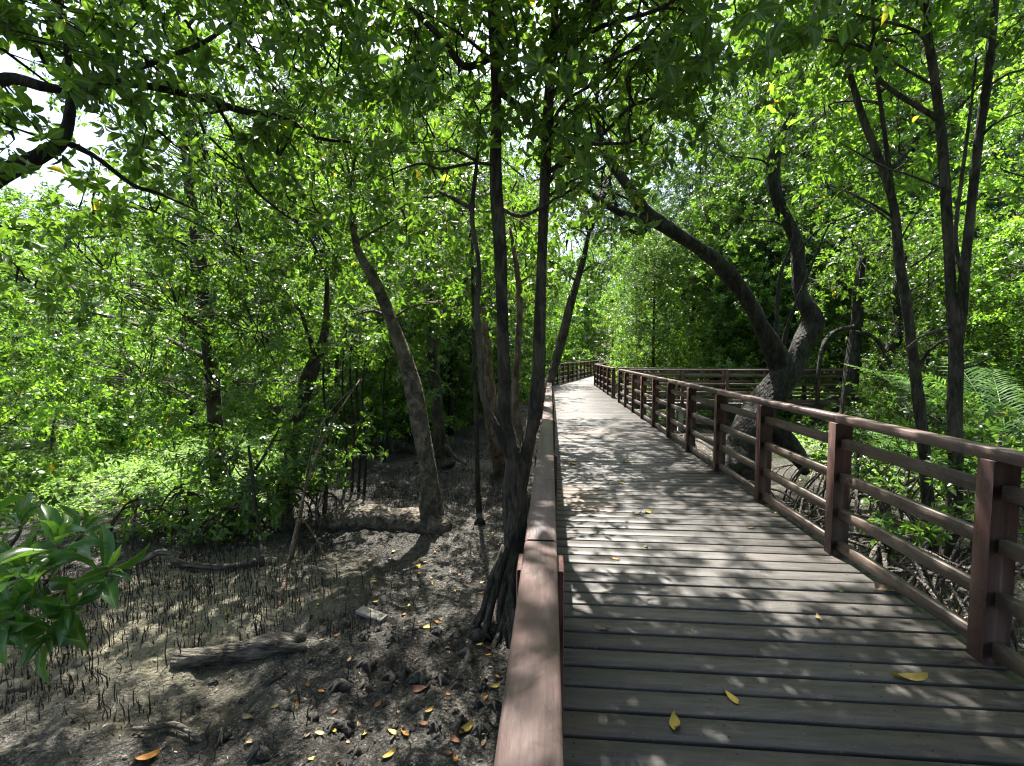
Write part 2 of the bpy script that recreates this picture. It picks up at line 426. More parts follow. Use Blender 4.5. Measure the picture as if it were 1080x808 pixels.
def mudmat():
    m, nt, bs, out = newmat('tidal_mud')
    n1 = noise(nt, 1.1, 6, mapping(nt), .62, .4); n2 = noise(nt, 13, 8, mapping(nt), .7); n3 = noise(nt, 70, 5, mapping(nt), .7)
    s = math_(nt, 'ADD', math_(nt, 'MULTIPLY', n1, .60), math_(nt, 'MULTIPLY', n2, .40))
    c = ramp(nt, s, [(.38, (.028, .025, .021)), (.47, (.064, .059, .050)), (.56, (.125, .116, .098)), (.67, (.26, .24, .205))])
    c = mixc(nt, .8, c, ramp(nt, n3, [(.40, (.18, .17, .16)), (.50, (.80, .80, .80)), (.61, (2.3, 2.25, 2.1))]), 'MULTIPLY')
    vo = N(nt, 'ShaderNodeTexVoronoi'); vo.inputs['Scale'].default_value = 34; nt.links.new(mapping(nt), vo.inputs['Vector'])
    crumb = ramp(nt, vo.outputs['Distance'], [(.12, (1.35, 1.3, 1.25)), (.45, (.75, .75, .75)), (.8, (.35, .35, .35))])
    c = mixc(nt, .7, c, crumb, 'MULTIPLY')
    # drier pale yellowish silt patch in the near left
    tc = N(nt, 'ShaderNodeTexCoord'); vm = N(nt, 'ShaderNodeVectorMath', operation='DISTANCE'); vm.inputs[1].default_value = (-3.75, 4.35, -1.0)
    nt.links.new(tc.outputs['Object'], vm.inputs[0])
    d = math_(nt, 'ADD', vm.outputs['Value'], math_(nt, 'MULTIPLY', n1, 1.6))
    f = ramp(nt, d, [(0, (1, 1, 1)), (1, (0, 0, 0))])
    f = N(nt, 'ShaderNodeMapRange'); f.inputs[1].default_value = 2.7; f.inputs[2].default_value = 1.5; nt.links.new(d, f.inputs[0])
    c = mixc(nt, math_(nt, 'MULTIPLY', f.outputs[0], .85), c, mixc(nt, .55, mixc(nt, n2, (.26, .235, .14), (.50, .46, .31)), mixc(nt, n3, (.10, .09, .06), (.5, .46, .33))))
    # green algae film
    n6 = noise(nt, 2.3, 3, mapping(nt, rot=(0, 0, 2))); c = mixc(nt, ramp(nt, n6, [(.62, (0, 0, 0)), (.74, (.45, .45, .45))]), c, (.07, .085, .035))
    nt.links.new(c, bs.inputs['Base Color'])
    rr = N(nt, 'ShaderNodeMapRange'); rr.inputs[1].default_value = .35; rr.inputs[2].default_value = .65
    rr.inputs[3].default_value = .26; rr.inputs[4].default_value = .85
    nt.links.new(n1, rr.inputs[0]); nt.links.new(rr.outputs[0], bs.inputs['Roughness'])
    bump(nt, bs, math_(nt, 'SUBTRACT', math_(nt, 'ADD', n2, math_(nt, 'MULTIPLY', n3, .6)), math_(nt, 'MULTIPLY', vo.outputs['Distance'], .5)), 1.0, .09)
    return m
M['mud'] = mudmat()

def flat(name, c0, c1, rough=.7, scale=12, bs_=.3, tr=None):
    m, nt, bs, out = newmat(name)
    oi = N(nt, 'ShaderNodeObjectInfo')
    n = noise(nt, scale, 5, mapping(nt)); c = ramp(nt, n, [(.35, c0), (.65, c1)])
    hs = N(nt, 'ShaderNodeHueSaturation'); mr = N(nt, 'ShaderNodeMapRange'); mr.inputs[3].default_value = .75; mr.inputs[4].default_value = 1.2
    nt.links.new(oi.outputs['Random'], mr.inputs[0]); nt.links.new(mr.outputs[0], hs.inputs['Value']); nt.links.new(c, hs.inputs['Color'])
    nt.links.new(hs.outputs[0], bs.inputs['Base Color']); bs.inputs['Roughness'].default_value = rough
    bump(nt, bs, n, bs_, .005)
    return m
M['yellow'] = flat('yellow_fallen_leaf', (.50, .34, .05), (.66, .50, .10), .5, 60)
M['orange'] = flat('orange_fallen_leaf', (.50, .20, .025), (.62, .30, .05), .5, 60)
M['tan'] = flat('tan_fallen_leaf', (.28, .18, .09), (.42, .30, .17), .7, 60)
M['brownleaf'] = flat('brown_fallen_leaf', (.16, .07, .03), (.25, .12, .06), .7, 60)
M['concrete'] = flat('concrete', (.22, .21, .19), (.34, .33, .30), .85, 8)
M['clod'] = flat('dark_wet_clod', (.022, .020, .017), (.065, .058, .048), .65, 30, .9)
M['greyplank'] = flat('grey_bare_plank', (.15, .135, .12), (.26, .24, .21), .7, 25)
M['darkbeam'] = flat('dark_beam', (.025, .02, .017), (.05, .04, .035), .8, 8)  # tone kept dark so shade between the deck boards looks black
M['stone'] = flat('flat_mud_stone', (.05, .048, .036), (.11, .105, .078), .85, 14, .6)

# ------------------------------------------------------------------ ground
def axis_coords(lo, hi, step, far):
    core = np.arange(lo, hi, step); out = [core]
    a = []; x = hi; s = step
    while x < far: a.append(x); s *= 1.16; x += s
    b = []; x = lo; s = step
    while x > -far: s *= 1.16; x -= s; b.append(x)
    return np.concatenate([np.array(b[::-1]), core, np.array(a)])
gx = axis_coords(-7.0, 0.4, .019, 320); gy = axis_coords(2.2, 9, .021, 320)
X, Y = np.meshgrid(gx, gy)
Z = gz(X, Y); Z = np.where(np.hypot(X, Y) > 60, -0.75, Z)
nx, ny = len(gx), len(gy)
ii = (np.arange(ny-1)[:, None]*nx+np.arange(nx-1)[None]).ravel()
link('ground', mesh_np('ground', np.stack([X, Y, Z], -1), np.stack([ii, ii+1, ii+nx+1, ii+nx], -1), None, M['mud'], True), kind='structure')

# ------------------------------------------------------------------ boardwalk
DL, DR = -.125, 2.43           # deck edges
PITCHB = .152
def planks(mb, o, along, across, n, w0, w1, z=0.0, gap=.021, pitch=PITCHB, seed=0):
    """boards laid one after another along `along`, each spanning w0..w1 on `across`"""
    r = np.random.default_rng(seed)
    for i in range(n):
        a = o+along*(i*pitch)
        j0, j1 = r.normal(0, .004, 2)
        c = a+across*((w0+w1)/2+(j0+j1)/2); c = np.array([c[0], c[1], z-.0175+r.normal(0, .0012)])
        cbox(mb, c, ((w1-w0)/2+(j1-j0)/2, (pitch-gap)/2*(1+r.normal(0, .012)), .0175), across, .0035)
mb = MB()
Y0 = 1.916-PITCHB*.0-.152*26
planks(mb, np.array([0, Y0+PITCHB/2]), np.array([0, 1.0]), np.array([1.0, 0]), int((24.6-Y0)/PITCHB), DL, DR, seed=3)
deck = link('boardwalk', mb.mesh('boardwalk_main', M['deck']), kind='structure', label='grey timber boardwalk running straight ahead through the mangroves')
mb = MB()
fd = unit(np.array([8.6-0.0, 58-23.4])); fn = np.array([fd[1], -fd[0]])
planks(mb, np.array([DL, 23.7]), fd, fn, 260, 0, 2.45, z=-.006, seed=4)
link('boardwalk', mb.mesh('boardwalk_far', M['deck']), kind='structure', label='far sunlit stretch of the boardwalk bending to the right')
mb = MB()
planks(mb, np.array([DR+.09, 0]), np.array([1.0, 0]), np.array([0, 1.0]), 100, 15.95, 17.75, z=-.003, seed=5)
link('boardwalk', mb.mesh('boardwalk_branch', M['deck_y']), kind='structure', label='side boardwalk branching off to the right behind the leaning tree')
mb = MB(); rs = np.random.default_rng(77)
for i in range(int((24.6-Y0)/PITCHB)):
    yy = Y0+PITCHB/2+i*PITCHB
    if not 1.2 < yy < 11: continue
    for x in (.10, .75, 1.55, 2.16):
        for dy in (-.036, .036):
            cx, cy = x+rs.normal(0, .006), yy+dy+rs.normal(0, .004); a = np.arange(6)/6*2*pi
            v = np.stack([cx+.0052*np.cos(a), cy+.0052*np.sin(a), np.full(6, .0022)], -1)
            mb.add(np.vstack([v, [[cx, cy, .0025]]]), None, [(j, (j+1) % 6, 6) for j in range(6)])
sc_ = link('screws', mb.mesh('screws', M['darkbeam']), deck, kind='stuff')
# joists, edge beams and piles
mb = MB()
for x in (-.06, .75, 1.55, 2.33):
    cbox(mb, (x, 10.7, -.125), (13.2, .045, .085), (0, 1, 0), .004)
link('joist', mb.mesh('joist', M['darkbeam']), deck)
mb = MB()
for y in (16.0, 17.7):
    cbox(mb, (10.1, y, -.125), (7.6, .045, .085), (1, 0, 0), .004)
for s in (.1, 2.3):
    c = np.array([DL, 23.7])+fd*19+fn*s
    cbox(mb, (c[0], c[1], -.13), (18.8, .045, .085), (fd[0], fd[1], 0), .004)
link('joist', mb.mesh('joist_far', M['darkbeam']), deck)
for y in np.arange(-1.4, 24, 2.67):
    mb = MB(); cbox(mb, (1.13, y, -.27), (1.36, .06, .055), (1, 0, 0), .005); link('cross_beam', mb.mesh('cross_beam', M['darkbeam']), deck)
    for x in (.12, 2.2):
        mb = MB(); cbox(mb, (x, y, -.83), (.09, .09, .5), (1, 0, 0), .01); link('pile', mb.mesh('pile', M['concrete']), deck)
for x in np.arange(4.3, 17, 2.67):
    for y in (16.1, 17.6):
        mb = MB(); cbox(mb, (x, y, -.7), (.08, .08, .48), (1, 0, 0), .01); link('pile', mb.mesh('pile', M['concrete']), deck)
for i in range(1, 13):
    for s in (.2, 2.2):
        c = np.array([DL, 23.7])+fd*(i*2.9)+fn*s
        mb = MB(); cbox(mb, (c[0], c[1], -.7), (.08, .08, .48), (1, 0, 0), .01); link('pile', mb.mesh('pile', M['concrete']), deck)

RAILZ = ((.865, .94), (.59, .665), (.31, .385), (.04, .12))
def railing(label, A, B, first, spacing, nposts, span=1, capmat='cap_paint', railmat='rail_paint', capw=.050, pw=.066, every=2, endpost=True):
    A = np.array(A, float); B = np.array(B, float); L = np.linalg.norm(B-A); d = (B-A)/L; n = np.array([d[1], -d[0]])
    root = empty('railing', (A[0], A[1], 0), label, 'railing')
    inv = np.array([A[0], A[1], 0])
    r = np.random.default_rng(int(L*100))
    def mk(nm, mat, c, half, ax, ch=.003):
        mb = MB(); cbox(mb, np.array(c)-inv, half, ax, ch); me = mb.mesh(nm, M[mat]); return link(nm, me, root)
    sp = [first+i*spacing for i in range(nposts)]
    dd = (d[0], d[1], 0)
    for s in sp:
        c = A+d*s
        mk('post', 'post_paint', (c[0], c[1], .53), (.048, pw, .53), dd)
    # cap boards
    cuts = [0]+[s for i, s in enumerate(sp) if i % every == 0 and 0.3 < s < L-.3]+[L]
    for a, b in zip(cuts[:-1], cuts[1:]):
        c = A+d*(a+b)/2
        mk('handrail', capmat, (c[0], c[1], 1.09+r.normal(0, .0012)), ((b-a)/2-.002, capw+r.normal(0, .0008), .030), dd, .005)
    # rails between posts
    ends = sp[::span]
    if ends[-1] != sp[-1]: ends = ends+[sp[-1]]
    if 0.2 < ends[0]: ends = [0-.048]+ends
    for a, b in zip(ends[:-1], ends[1:]):
        for z0, z1 in RAILZ:
            if span > 1:
                c = A+d*(a+b)/2-n*0; mk('rail', railmat, (c[0], c[1], (z0+z1)/2+r.normal(0, .002)), ((b-a)/2-.003, .022, (z1-z0)/2), dd)
            else:
                c = A+d*(a+b)/2; mk('rail', railmat, (c[0], c[1], (z0+z1)/2+r.normal(0, .003)), ((b-a)/2-.049, .024, (z1-z0)/2), dd)
    return root
S = 1.338
railing('long red brown timber railing along the right edge of the boardwalk', (2.30, -1.5), (2.30, 2.605+S*10+.05), 2.605+1.5-S*3, S, 14)
railing('near wooden railing with worn handrail along the left edge', (-.024, -1.5), (-.024, 24.0), 1.21+1.5-S*2, S, 19, every=2, capw=.042, pw=.060)
railing('short railing beyond the opening before the right bend', (2.30, 17.6), (2.30, 24.9), .05, 1.44, 6)
railing('far railing lit by the sun on the outside of the bend', (.0, 24.1), (8.9, 60), .05, 1.38, 27, span=3, every=3)
railing('far railing on the inside of the right hand bend', (2.36, 25.0), (11.2, 60), .1, 1.38, 26, span=3, every=3)
railing('near railing of the side boardwalk behind the leaning tree', (2.6, 16.0), (16.5, 16.0), .3, 1.42, 10, railmat='rail_paint_x')
railing('rear railing of the side boardwalk behind the leaning tree', (2.45, 17.7), (17, 17.7), .9, 1.42, 10, railmat='rail_paint_x')

# ------------------------------------------------------------------ fallen leaves
def fallen_mesh(name, mat, L=.1, ratio=.42, curl=.15, twist=0, seed=0):
    r = np.random.default_rng(seed); mb = MB(); nu, nv = 9, 5
    vs = []
    for i in range(nu):
        u = i/(nu-1); w = (np.sin(pi*u**.9)**.8)*ratio/2*L if 0 < u < 1 else .0006
        for j in range(nv):
            t = j/(nv-1)*2-1
            z = .002+curl*L*(abs(t)**1.5*.45+(u-.5)**2*1.6)+twist*L*t*(u-.5)
            vs.append((u*L-L/2, t*w*(1+.06*r.normal()), z))
    q = [(i*nv+j, (i+1)*nv+j, (i+1)*nv+j+1, i*nv+j+1) for i in range(nu-1) for j in range(nv-1)]
    mb.add(vs, q)
    tube(mb, [(-L/2, 0, .003+curl*L*.4), (-L*.62, .004, .006), (-L*.72, .012, .004)], [.0011, .0009, .0009], 4, 2, 0)
    return mb.mesh(name, mat, True)
FM = {}
for c, m in (('yellow', 'yellow'), ('orange', 'orange'), ('tan', 'tan'), ('brown', 'brownleaf'), ('green', 'leaf_bright')):
    FM[c] = [fallen_mesh('fallen_leaf_'+c, M[m], 1.0, .36+.12*rng.random(), rng.uniform(.05, .28), rng.uniform(-.3, .3), i) for i in range(3)]
def fallen(px, py, c, L, rz, label, onmud=False, group='fallen leaves on the boardwalk'):
    p = G(px, py, -1.0 if onmud else .0)
    z = float(gz(p[0], p[1]))+.004 if onmud else .001
    o = link('fallen_leaf', FM[c][int(rng.integers(3))], None, label, 'leaf', group, loc=(p[0], p[1], z))
    o.rotation_euler = (rng.normal(0, .06), rng.normal(0, .06), radians(rz)); o.scale = (L, L, L)
    return o
for a in [
    (712, 765, 'yellow', .105, 75, 'yellow fallen leaf at the bottom of the boardwalk, closest to the camera'),
    (771, 737, 'yellow', .095, 110, 'pointed yellow fallen leaf just beyond the closest leaf'),
    (960, 717, 'yellow', .15, -8, 'long yellow leaf lying flat near the right front post'),
    (634, 664, 'tan', .09, -25, 'curled tan leaf near the left edge of the boardwalk'),
    (863, 653, 'tan', .07, 80, 'small brown upright curled leaf in the middle of the near boards'),
    (888, 624, 'green', .05, 20, 'tiny greenish leaf beyond the brown curled leaf'),
    (938, 624, 'tan', .16, -35, 'long pale dry leaf under the right bottom rail'),
    (649, 590, 'orange', .075, -30, 'orange leaf in the sun patch near the left edge'),
    (681, 577, 'tan', .06, -60, 'small tan leaf right of the orange leaf'),
    (684, 541, 'yellow', .09, 30, 'yellow leaf of a touching pair in mid boardwalk'),
    (672, 542, 'tan', .09, 5, 'tan leaf of a touching pair in mid boardwalk'),
    (616, 536, 'tan', .06, 40, 'small tan leaf close to the left rail in mid boardwalk'),
    (655, 510, 'yellow', .10, -50, 'yellow leaf lying on the boards beyond the pair'),
    (629, 515, 'tan', .08, 10, 'flat tan leaf left of the yellow leaf in mid boardwalk'),
    (730, 665, 'green', .035, 10, 'tiny green scrap of leaf on the near boards'),
    (744, 499, 'orange', .09, 20, 'orange leaf close to the right rail in mid boardwalk'),
    (792, 557, 'tan', .08, 10, 'pale tan leaf left of the second gap between right posts'),
    (817, 541, 'yellow', .07, 0, 'small yellow leaf at the foot of the right railing'),
    (605, 490, 'orange', .11, 0, 'orange leaf at the far left of the boards'),
    (660, 488, 'yellow', .11, 30, 'far yellow leaf in the middle of the boards'),
    (648, 476, 'tan', .11, 60, 'farthest tan leaf in the middle of the boards'),
]: fallen(*a)
mudl = [(620, 140, 'yellow', .11), (720, 98, 'yellow', .08), (768, 15, 'yellow', .09), (718, 160, 'orange', .08), (790, 210, 'yellow', .13), (840, 175, 'tan', .08), (826, 190, 'orange', .08), (920, 295, 'green', .09), (883, 378, 'orange', .07), (990, 427, 'orange', .08), (800, 487, 'yellow', .1), (783, 515, 'orange', .09), (720, 537, 'orange', .12), (678, 542, 'yellow', .09), (585, 530, 'yellow', .09), (665, 607, 'yellow', .12), (565, 508, 'orange', .07), (485, 478, 'orange', .07), (442, 420, 'orange', .07), (345, 430, 'tan', .07), (197, 527, 'tan', .11), (360, 463, 'orange', .08), (395, 402, 'brown', .08), (575, 390, 'orange', .07), (535, 320, 'tan', .09), (445, 258, 'orange', .08), (495, 250, 'orange', .08), (130, 170, 'yellow', .12), (925, 535, 'yellow', .15), (890, 577, 'orange', .12), (890, 618, 'orange', .09), (435, 562, 'tan', .09), (393, 565, 'tan', .07), (865, 425, 'orange', .06), (1022, 397, 'yellow', .09), (660, 378, 'green', .08), (775, 408, 'brown', .16), (700, 465, 'orange', .07), (1000, 266, 'orange', .08), (970, 256, 'yellow', .08), (205, 587, 'orange', .1), (500, 650, 'orange', .08), (408, 632, 'yellow', .07), (985, 577, 'orange', .07), (1055, 262, 'orange', .08), (1000, 295, 'orange', .06), (950, 105, 'tan', .09), (975, 70, 'yellow', .08), (1010, 90, 'orange', .08), (890, 75, 'yellow', .07), (905, 5, 'tan', .08), (430, 150, 'yellow', .06), (360, 145, 'yellow', .06), (335, 310, 'orange', .06), (140, 355, 'tan', .07), (290, 487, 'tan', .07), (320, 365, 'orange', .06), (600, 395, 'brown', .07), (530, 560, 'tan', .06), (630, 436, 'brown', .1), (855, 345, 'tan', .07), (735, 120, 'yellow', .07), (480, 535, 'yellow', .07), (1030, 360, 'orange', .06), (810, 20, 'orange', .07), (865, 605, 'orange', .08), (960, 225, 'yellow', .07)]
for k, (u, v, c, L) in enumerate(mudl):
    if c == 'orange' and k % 3 != 0: c = 'tan' if k % 3 == 1 else 'brown'
    L *= .9
    px, py = 200+u/3.176, 600+v/3.176
    where = ('beside the broken log' if px < 320 and py < 700 else 'near the small grey plank' if py < 690 and px < 450 else
             'close to the roots of the twin trunk tree' if py < 720 and px >= 450 else 'at the foot of the left railing' if px > 440 else
             'among the breathing roots in the near mud')
    fallen(px, py, c, L, rng.uniform(0, 180), '%s fallen leaf on the mud %s' % (c, where), True, '%s leaves on the mud %s' % (c, where))
rr = np.random.default_rng(5)
for k in range(42):
    px, py = rr.uniform(380, 540), rr.uniform(480, 640); c = ['yellow', 'tan', 'brown', 'tan'][int(rr.integers(4))]
    fallen(px, py, c, rr.uniform(.07, .11), rr.uniform(0, 180), '%s fallen leaf scattered on the mud around the horizontal trunk' % c, True, '%s leaves on the mud around the horizontal trunk' % c)
o = fallen(155, 800, 'orange', .15, 20, 'bright orange curled leaf at the bottom left on the mud', True, None)

# ------------------------------------------------------------------ pneumatophores
def pneu(mb, x, y, h, r, lean, seed):
    z = float(gz(x, y))-.02
    ln = np.array(lean)
    pts = np.array([(x, y, z), (x+ln[0]*h*.4, y+ln[1]*h*.4, z+h*.55), (x+ln[0]*h, y+ln[1]*h, z+h)])
    tube(mb, pts, [r, r*.85, r*.35], 5, 2, .08, seed)
PM = []
for i in range(8):
    mb = MB(); r_ = np.random.default_rng(i)
    ln = r_.normal(0, .07, 2); kx = r_.normal(0, .025, 2)
    tube(mb, [(0, 0, -.05), (kx[0], kx[1], .45), (ln[0]+kx[0], ln[1], .8), (ln[0], ln[1], 1.0)], [.022, .019, .015, .005], 5, 2, .1, i)
    PM.append(mb.mesh('breathing_root', M['pneu'], True))
rp = np.random.default_rng(11)
n = 120000
xs = rp.uniform(-11, 0.0, n); ys = rp.uniform(2.4, 15, n)
dens = np.clip((vnoise(xs*.9, ys*.9, 21)*.6+vnoise(xs*2.7, ys*2.7, 22)*.6-.42)*2.2, 0, 1)
px_ = 581+500*xs/ys
zone = np.ones(n)
zone *= np.where((xs > -1.6) & (ys < 5.2), .10, 1)            # bare mud near the rail
zone *= np.where((ys > 4.7) & (ys < 7), 2.0, 1)*np.where((xs < -2.2) & (ys < 4.7), 1.5, 1)
zone *= np.where((ys > 7), .9, 1)
zone *= np.where((xs < -4.6) & (ys > 6.3), 0.03, 1)
zone *= np.where((xs > -.25), 0, 1)
zone *= np.where(np.abs(px_-280) > 380, .3, 1)
zone *= np.where((xs > -3.7) & (xs < -.9) & (ys > 6.15) & (ys < 7.5), .06, 1)
keep = rp.random(n) < dens*zone*.52
xs, ys = xs[keep], ys[keep]
hs = rp.gamma(3.2, .021, len(xs))+.02
big = hs/ys
order = np.argsort(-big*((581+500*xs/ys) > -5))
PSTART = order[:300]
for k in PSTART:
    x, y = float(xs[k]), float(ys[k]); h = float(hs[k])
    o = link('breathing_root', PM[k % 8], None, 'thin dark mangrove breathing root sticking up from the mud', 'root', 'mangrove breathing roots in the near mud',
             loc=(x, y, float(gz(x, y))-.01))
    o.scale = (h*.6+.12, h*.6+.12, h); o.rotation_euler = (0, 0, rp.uniform(0, 6.28))
mb = MB()
for k in order[300:20000]:
    x, y = float(xs[k]), float(ys[k]); h = float(hs[k])
    z = float(gz(x, y))-.02; l = rp.normal(0, .1, 2)*h; r_ = .003+.012*h*rp.random()
    a = np.array([[1, 0, 0], [-.5, .866, 0], [-.5, -.866, 0]])
    v = np.vstack([np.array([x, y, z])+a*r_*1.1, np.array([x+l[0]*.4, y+l[1]*.4, z+h*.6])+a*r_*.9, [[x+l[0], y+l[1], z+h]]])
    mb.add(v, [(0, 1, 4, 3), (1, 2, 5, 4), (2, 0, 3, 5)], [(3, 4, 6), (4, 5, 6), (5, 3, 6)])
link('breathing_roots', mb.mesh('breathing_roots', M['pneu']), None, 'carpet of short dark breathing roots covering the mud', 'root field', kind='stuff')
# muddy shells, bark chips and small litter: nobody could count it
mb = MB(); rl = np.random.default_rng(12)
nl = 14000
lx = rl.uniform(-9, -.2, nl); ly = rl.uniform(2.4, 14, nl); lz = gz(lx, ly)+.006
d = unit(np.stack([rl.normal(0, 1, nl), rl.normal(0, 1, nl), rl.normal(0, .25, nl)], -1))
up = unit(np.stack([rl.normal(0, .5, nl), rl.normal(0, .5, nl), np.ones(nl)], -1))
put_leaves(mb, np.stack([lx, ly, lz], -1), d, up, rl.uniform(.012, .055, nl), rl.uniform(.008, .02, nl))
link('leaf_litter', mb.mesh('leaf_litter', M['deadwood']), None, 'fine grey bark chips and rotting leaf litter over the mud', 'litter', kind='stuff')
# same kind of litter on the right below the deck
mb = MB(); nl = 3800
lx = rl.uniform(2.5, 12, nl); ly = rl.uniform(2.4, 15, nl); lz = gz(lx, ly)+.006
d = unit(np.stack([rl.normal(0, 1, nl), rl.normal(0, 1, nl), rl.normal(0, .25, nl)], -1))
up = unit(np.stack([rl.normal(0, .5, nl), rl.normal(0, .5, nl), np.ones(nl)], -1))
put_leaves(mb, np.stack([lx, ly, lz], -1), d, up, rl.uniform(.03, .09, nl), rl.uniform(.012, .035, nl))
link('leaf_litter', mb.mesh('leaf_litter_right', M['tan']), None, 'dry leaf litter on the mud right of the boardwalk', 'litter', kind='stuff')

# dark clods / crab mounds
def clod_mesh(seed):
    r = np.random.default_rng(seed); mb = MB(); nu, nv = 10, 7; vs = []
    for j in range(nv):
        t = j/(nv-1)*pi/2
        for i in range(nu):
            a = i/nu*2*pi; k = 1+.35*sin(a*2+seed)+.35*r.normal()*.6
            vs.append((cos(a)*cos(t)*k, sin(a)*cos(t)*k*.7, sin(t)*(1+.25*r.normal())*.75-.1))
    q = [(j*nu+i, j*nu+(i+1) % nu, (j+1)*nu+(i+1) % nu, (j+1)*nu+i) for j in range(nv-1) for i in range(nu)]
    mb.add(vs, q)
    for k in range(3):
        a = r.uniform(0, 6.28); tube(mb, [(0, 0, .4), (cos(a)*.7, sin(a)*.7, .35), (cos(a)*1.5, sin(a)*1.5, -.1)], [.3, .2, .1], 5, 2, .2, k)
    return mb.mesh('mud_clod', M['clod'])
CM = [clod_mesh(i) for i in range(5)]
rc = np.random.default_rng(3)
clods = [(505, 670, .13), (495, 693, .13), (425, 705, .12), (445, 712, .12), (464, 715, .11), (388, 702, .12), (358, 722, .11), (290, 715, .11), (505, 737, .08), (520, 742, .07), (330, 755, .08), (352, 760, .09), (275, 790, .1), (235, 775, .09), (470, 700, .06), (500, 725, .05), (365, 672, .06), (385, 675, .06), (415, 680, .08), (398, 668, .05), (305, 750, .06), (440, 745, .07), (465, 770, .08), (418, 760, .06), (535, 700, .09), (350, 690, .05), (500, 655, .05), (455, 680, .05), (255, 735, .05), (378, 785, .1), (365, 800, .09), (225, 715, .05), (330, 700, .05), (205, 740, .06), (480, 745, .04), (340, 662, .04), (413, 709, .09), (486, 756, .07), (364, 663, .05), (437, 710, .10), (510, 757, .08), (388, 664, .06), (461, 711, .04), (534, 758, .09), (412, 665, .07), (485, 712, .05), (363, 759, .10), (436, 666, .08), (509, 713, .06), (387, 760, .04), (460, 667, .09), (533, 714, .07), (411, 761, .05), (484, 668, .10), (362, 715, .08), (435, 762, .06), (508, 669, .04), (386, 716, .09), (459, 763, .07), (532, 670, .05), (410, 717, .10), (483, 764, .08), (361, 671, .06), (434, 718, .04), (507, 765, .09), (385, 672, .07), (458, 719, .05), (531, 766, .10), (409, 673, .08), (482, 720, .06), (360, 767, .04), (433, 674, .09), (506, 721, .07), (405, 735, .05), (490, 722, .04), (510, 722, .035)]
for k, (px, py, s) in enumerate(clods):
    p = G(px, py, -.97); where = 'by the roots of the twin trunk tree' if px > 450 and py < 715 else 'next to the left railing' if px > 430 else 'in front of the broken log' if px < 330 else 'between the small plank and the camera'
    o = link('mud_clod', CM[k % 5], None, 'dark lumpy clod of mud and root %s' % where, 'mud clod', 'dark mud clods %s' % where, loc=(p[0], p[1], float(gz(p[0], p[1]))))
    o.scale = (s*.6, s*.6, s*.75); o.rotation_euler = (0, 0, rc.uniform(0, 6.3))
# flat pale mud stones at bottom left
for (px, py, s, lb) in ((90, 700, .13, 'flat grey green stone slab in the pale mud, nearest the log'), (60, 712, .1, 'smaller pale stone left of the flat slab'), (12, 725, .17, 'flat stone at the left edge under the green leaves'), (455, 578, .08, 'small grey stone in front of the horizontal trunk')):
    p = G(px, py, -.96); mb = MB(); r_ = np.random.default_rng(int(px)); vs = []
    for zz, k in ((-.03, 1.05), (.012, 1.0), (.022, .85)):
        for i in range(9):
            a = i/9*2*pi; kk = k*(1+.2*sin(a*2+px)+.12*cos(a*3)); vs.append((cos(a)*s*kk*.7, sin(a)*s*kk*.5, zz))
    q = [(j*9+i, j*9+(i+1) % 9, (j+1)*9+(i+1) % 9, (j+1)*9+i) for j in range(2) for i in range(9)]
    vs.append((0, 0, .024)); mb.add(vs, q, [(18+i, 18+(i+1) % 9, 27) for i in range(9)])
    link('stone', mb.mesh('stone', M['stone']), None, lb, 'stone', loc=(p[0], p[1], float(gz(p[0], p[1]))+.005))

# ------------------------------------------------------------------ logs, sticks
def stick(name, label, cat, pts, rad, mat='deadwood', sides=8, rough=.12, extra=()):
    mb = MB(); pts = np.array(pts, float); o0 = pts[0].copy()
    tube(mb, pts-o0, rad, sides, 6, rough, int(abs(pts[0][0])*1000))
    for ep, er in extra: tube(mb, np.array(ep)-o0, er, 6, 4, rough, 5)
    return link(name, mb.mesh(name, M[mat], False), None, label, cat, loc=tuple(o0))
def GG(px, py, dz=0.0):
    p = G(px, py, -1+dz); p[2] = float(gz(p[0], p[1]))+dz; return p
stick('log', 'rough broken log lying on the mud among breathing roots', 'log', [GG(184, 700, .05), GG(215, 694, .07), GG(250, 688, .07), GG(285, 683, .09), GG(322, 678, .08)], [.065, .085, .070, .085, .035], sides=12, rough=.16,
      extra=[([GG(270, 688, .06), GG(298, 690, .05), GG(323, 690, .04)], [.05, .045, .02])])
stick('branch', 'smooth pale fallen branch bent over the mud on the left', 'branch', [GG(120, 604, .05), GG(150, 598, .08), GG(172, 591, .16), GG(190, 598, .06), GG(230, 600, .04), GG(272, 599, .04)], [.02, .03, .035, .04, .035, .03])
stick('stick', 'short crooked stick on the mud at the bottom left', 'stick', [GG(140, 770, .03), GG(160, 768, .05), GG(183, 764, .05), GG(198, 772, .04), GG(212, 781, .02)], [.012, .016, .022, .016, .012], sides=6)
stick('stick', 'bare pole leaning up from the mud into the shrub', 'stick', [GG(294, 648), P(302, 605, 4.95), P(313, 555, 5.2), P(325, 505, 5.5), P(345, 455, 5.9), P(380, 400, 6.4)], [.022, .02, .018, .015, .012, .008], 'bark_brown', 6)
stick('stick', 'second thinner pole crossing the leaning pole', 'stick', [P(308, 590, 5.4), P(318, 540, 5.45), P(330, 470, 5.6), P(352, 430, 5.8), P(392, 392, 6.1)], [.016, .014, .012, .01, .005], 'bark_brown', 6)
stick('stick', 'short brown stake standing in the mud left of the leaning pole', 'stick', [GG(277, 605), P(274, 565, 5.8), P(268, 520, 5.9), P(262, 470, 6)], [.03, .024, .02, .015], 'bark_dark', 6)
stick('stick', 'stick slanting down beside the horizontal trunk', 'stick', [GG(342, 580), P(330, 562, 6.3), P(314, 542, 6.4)], [.015, .015, .012], 'bark_brown', 6)
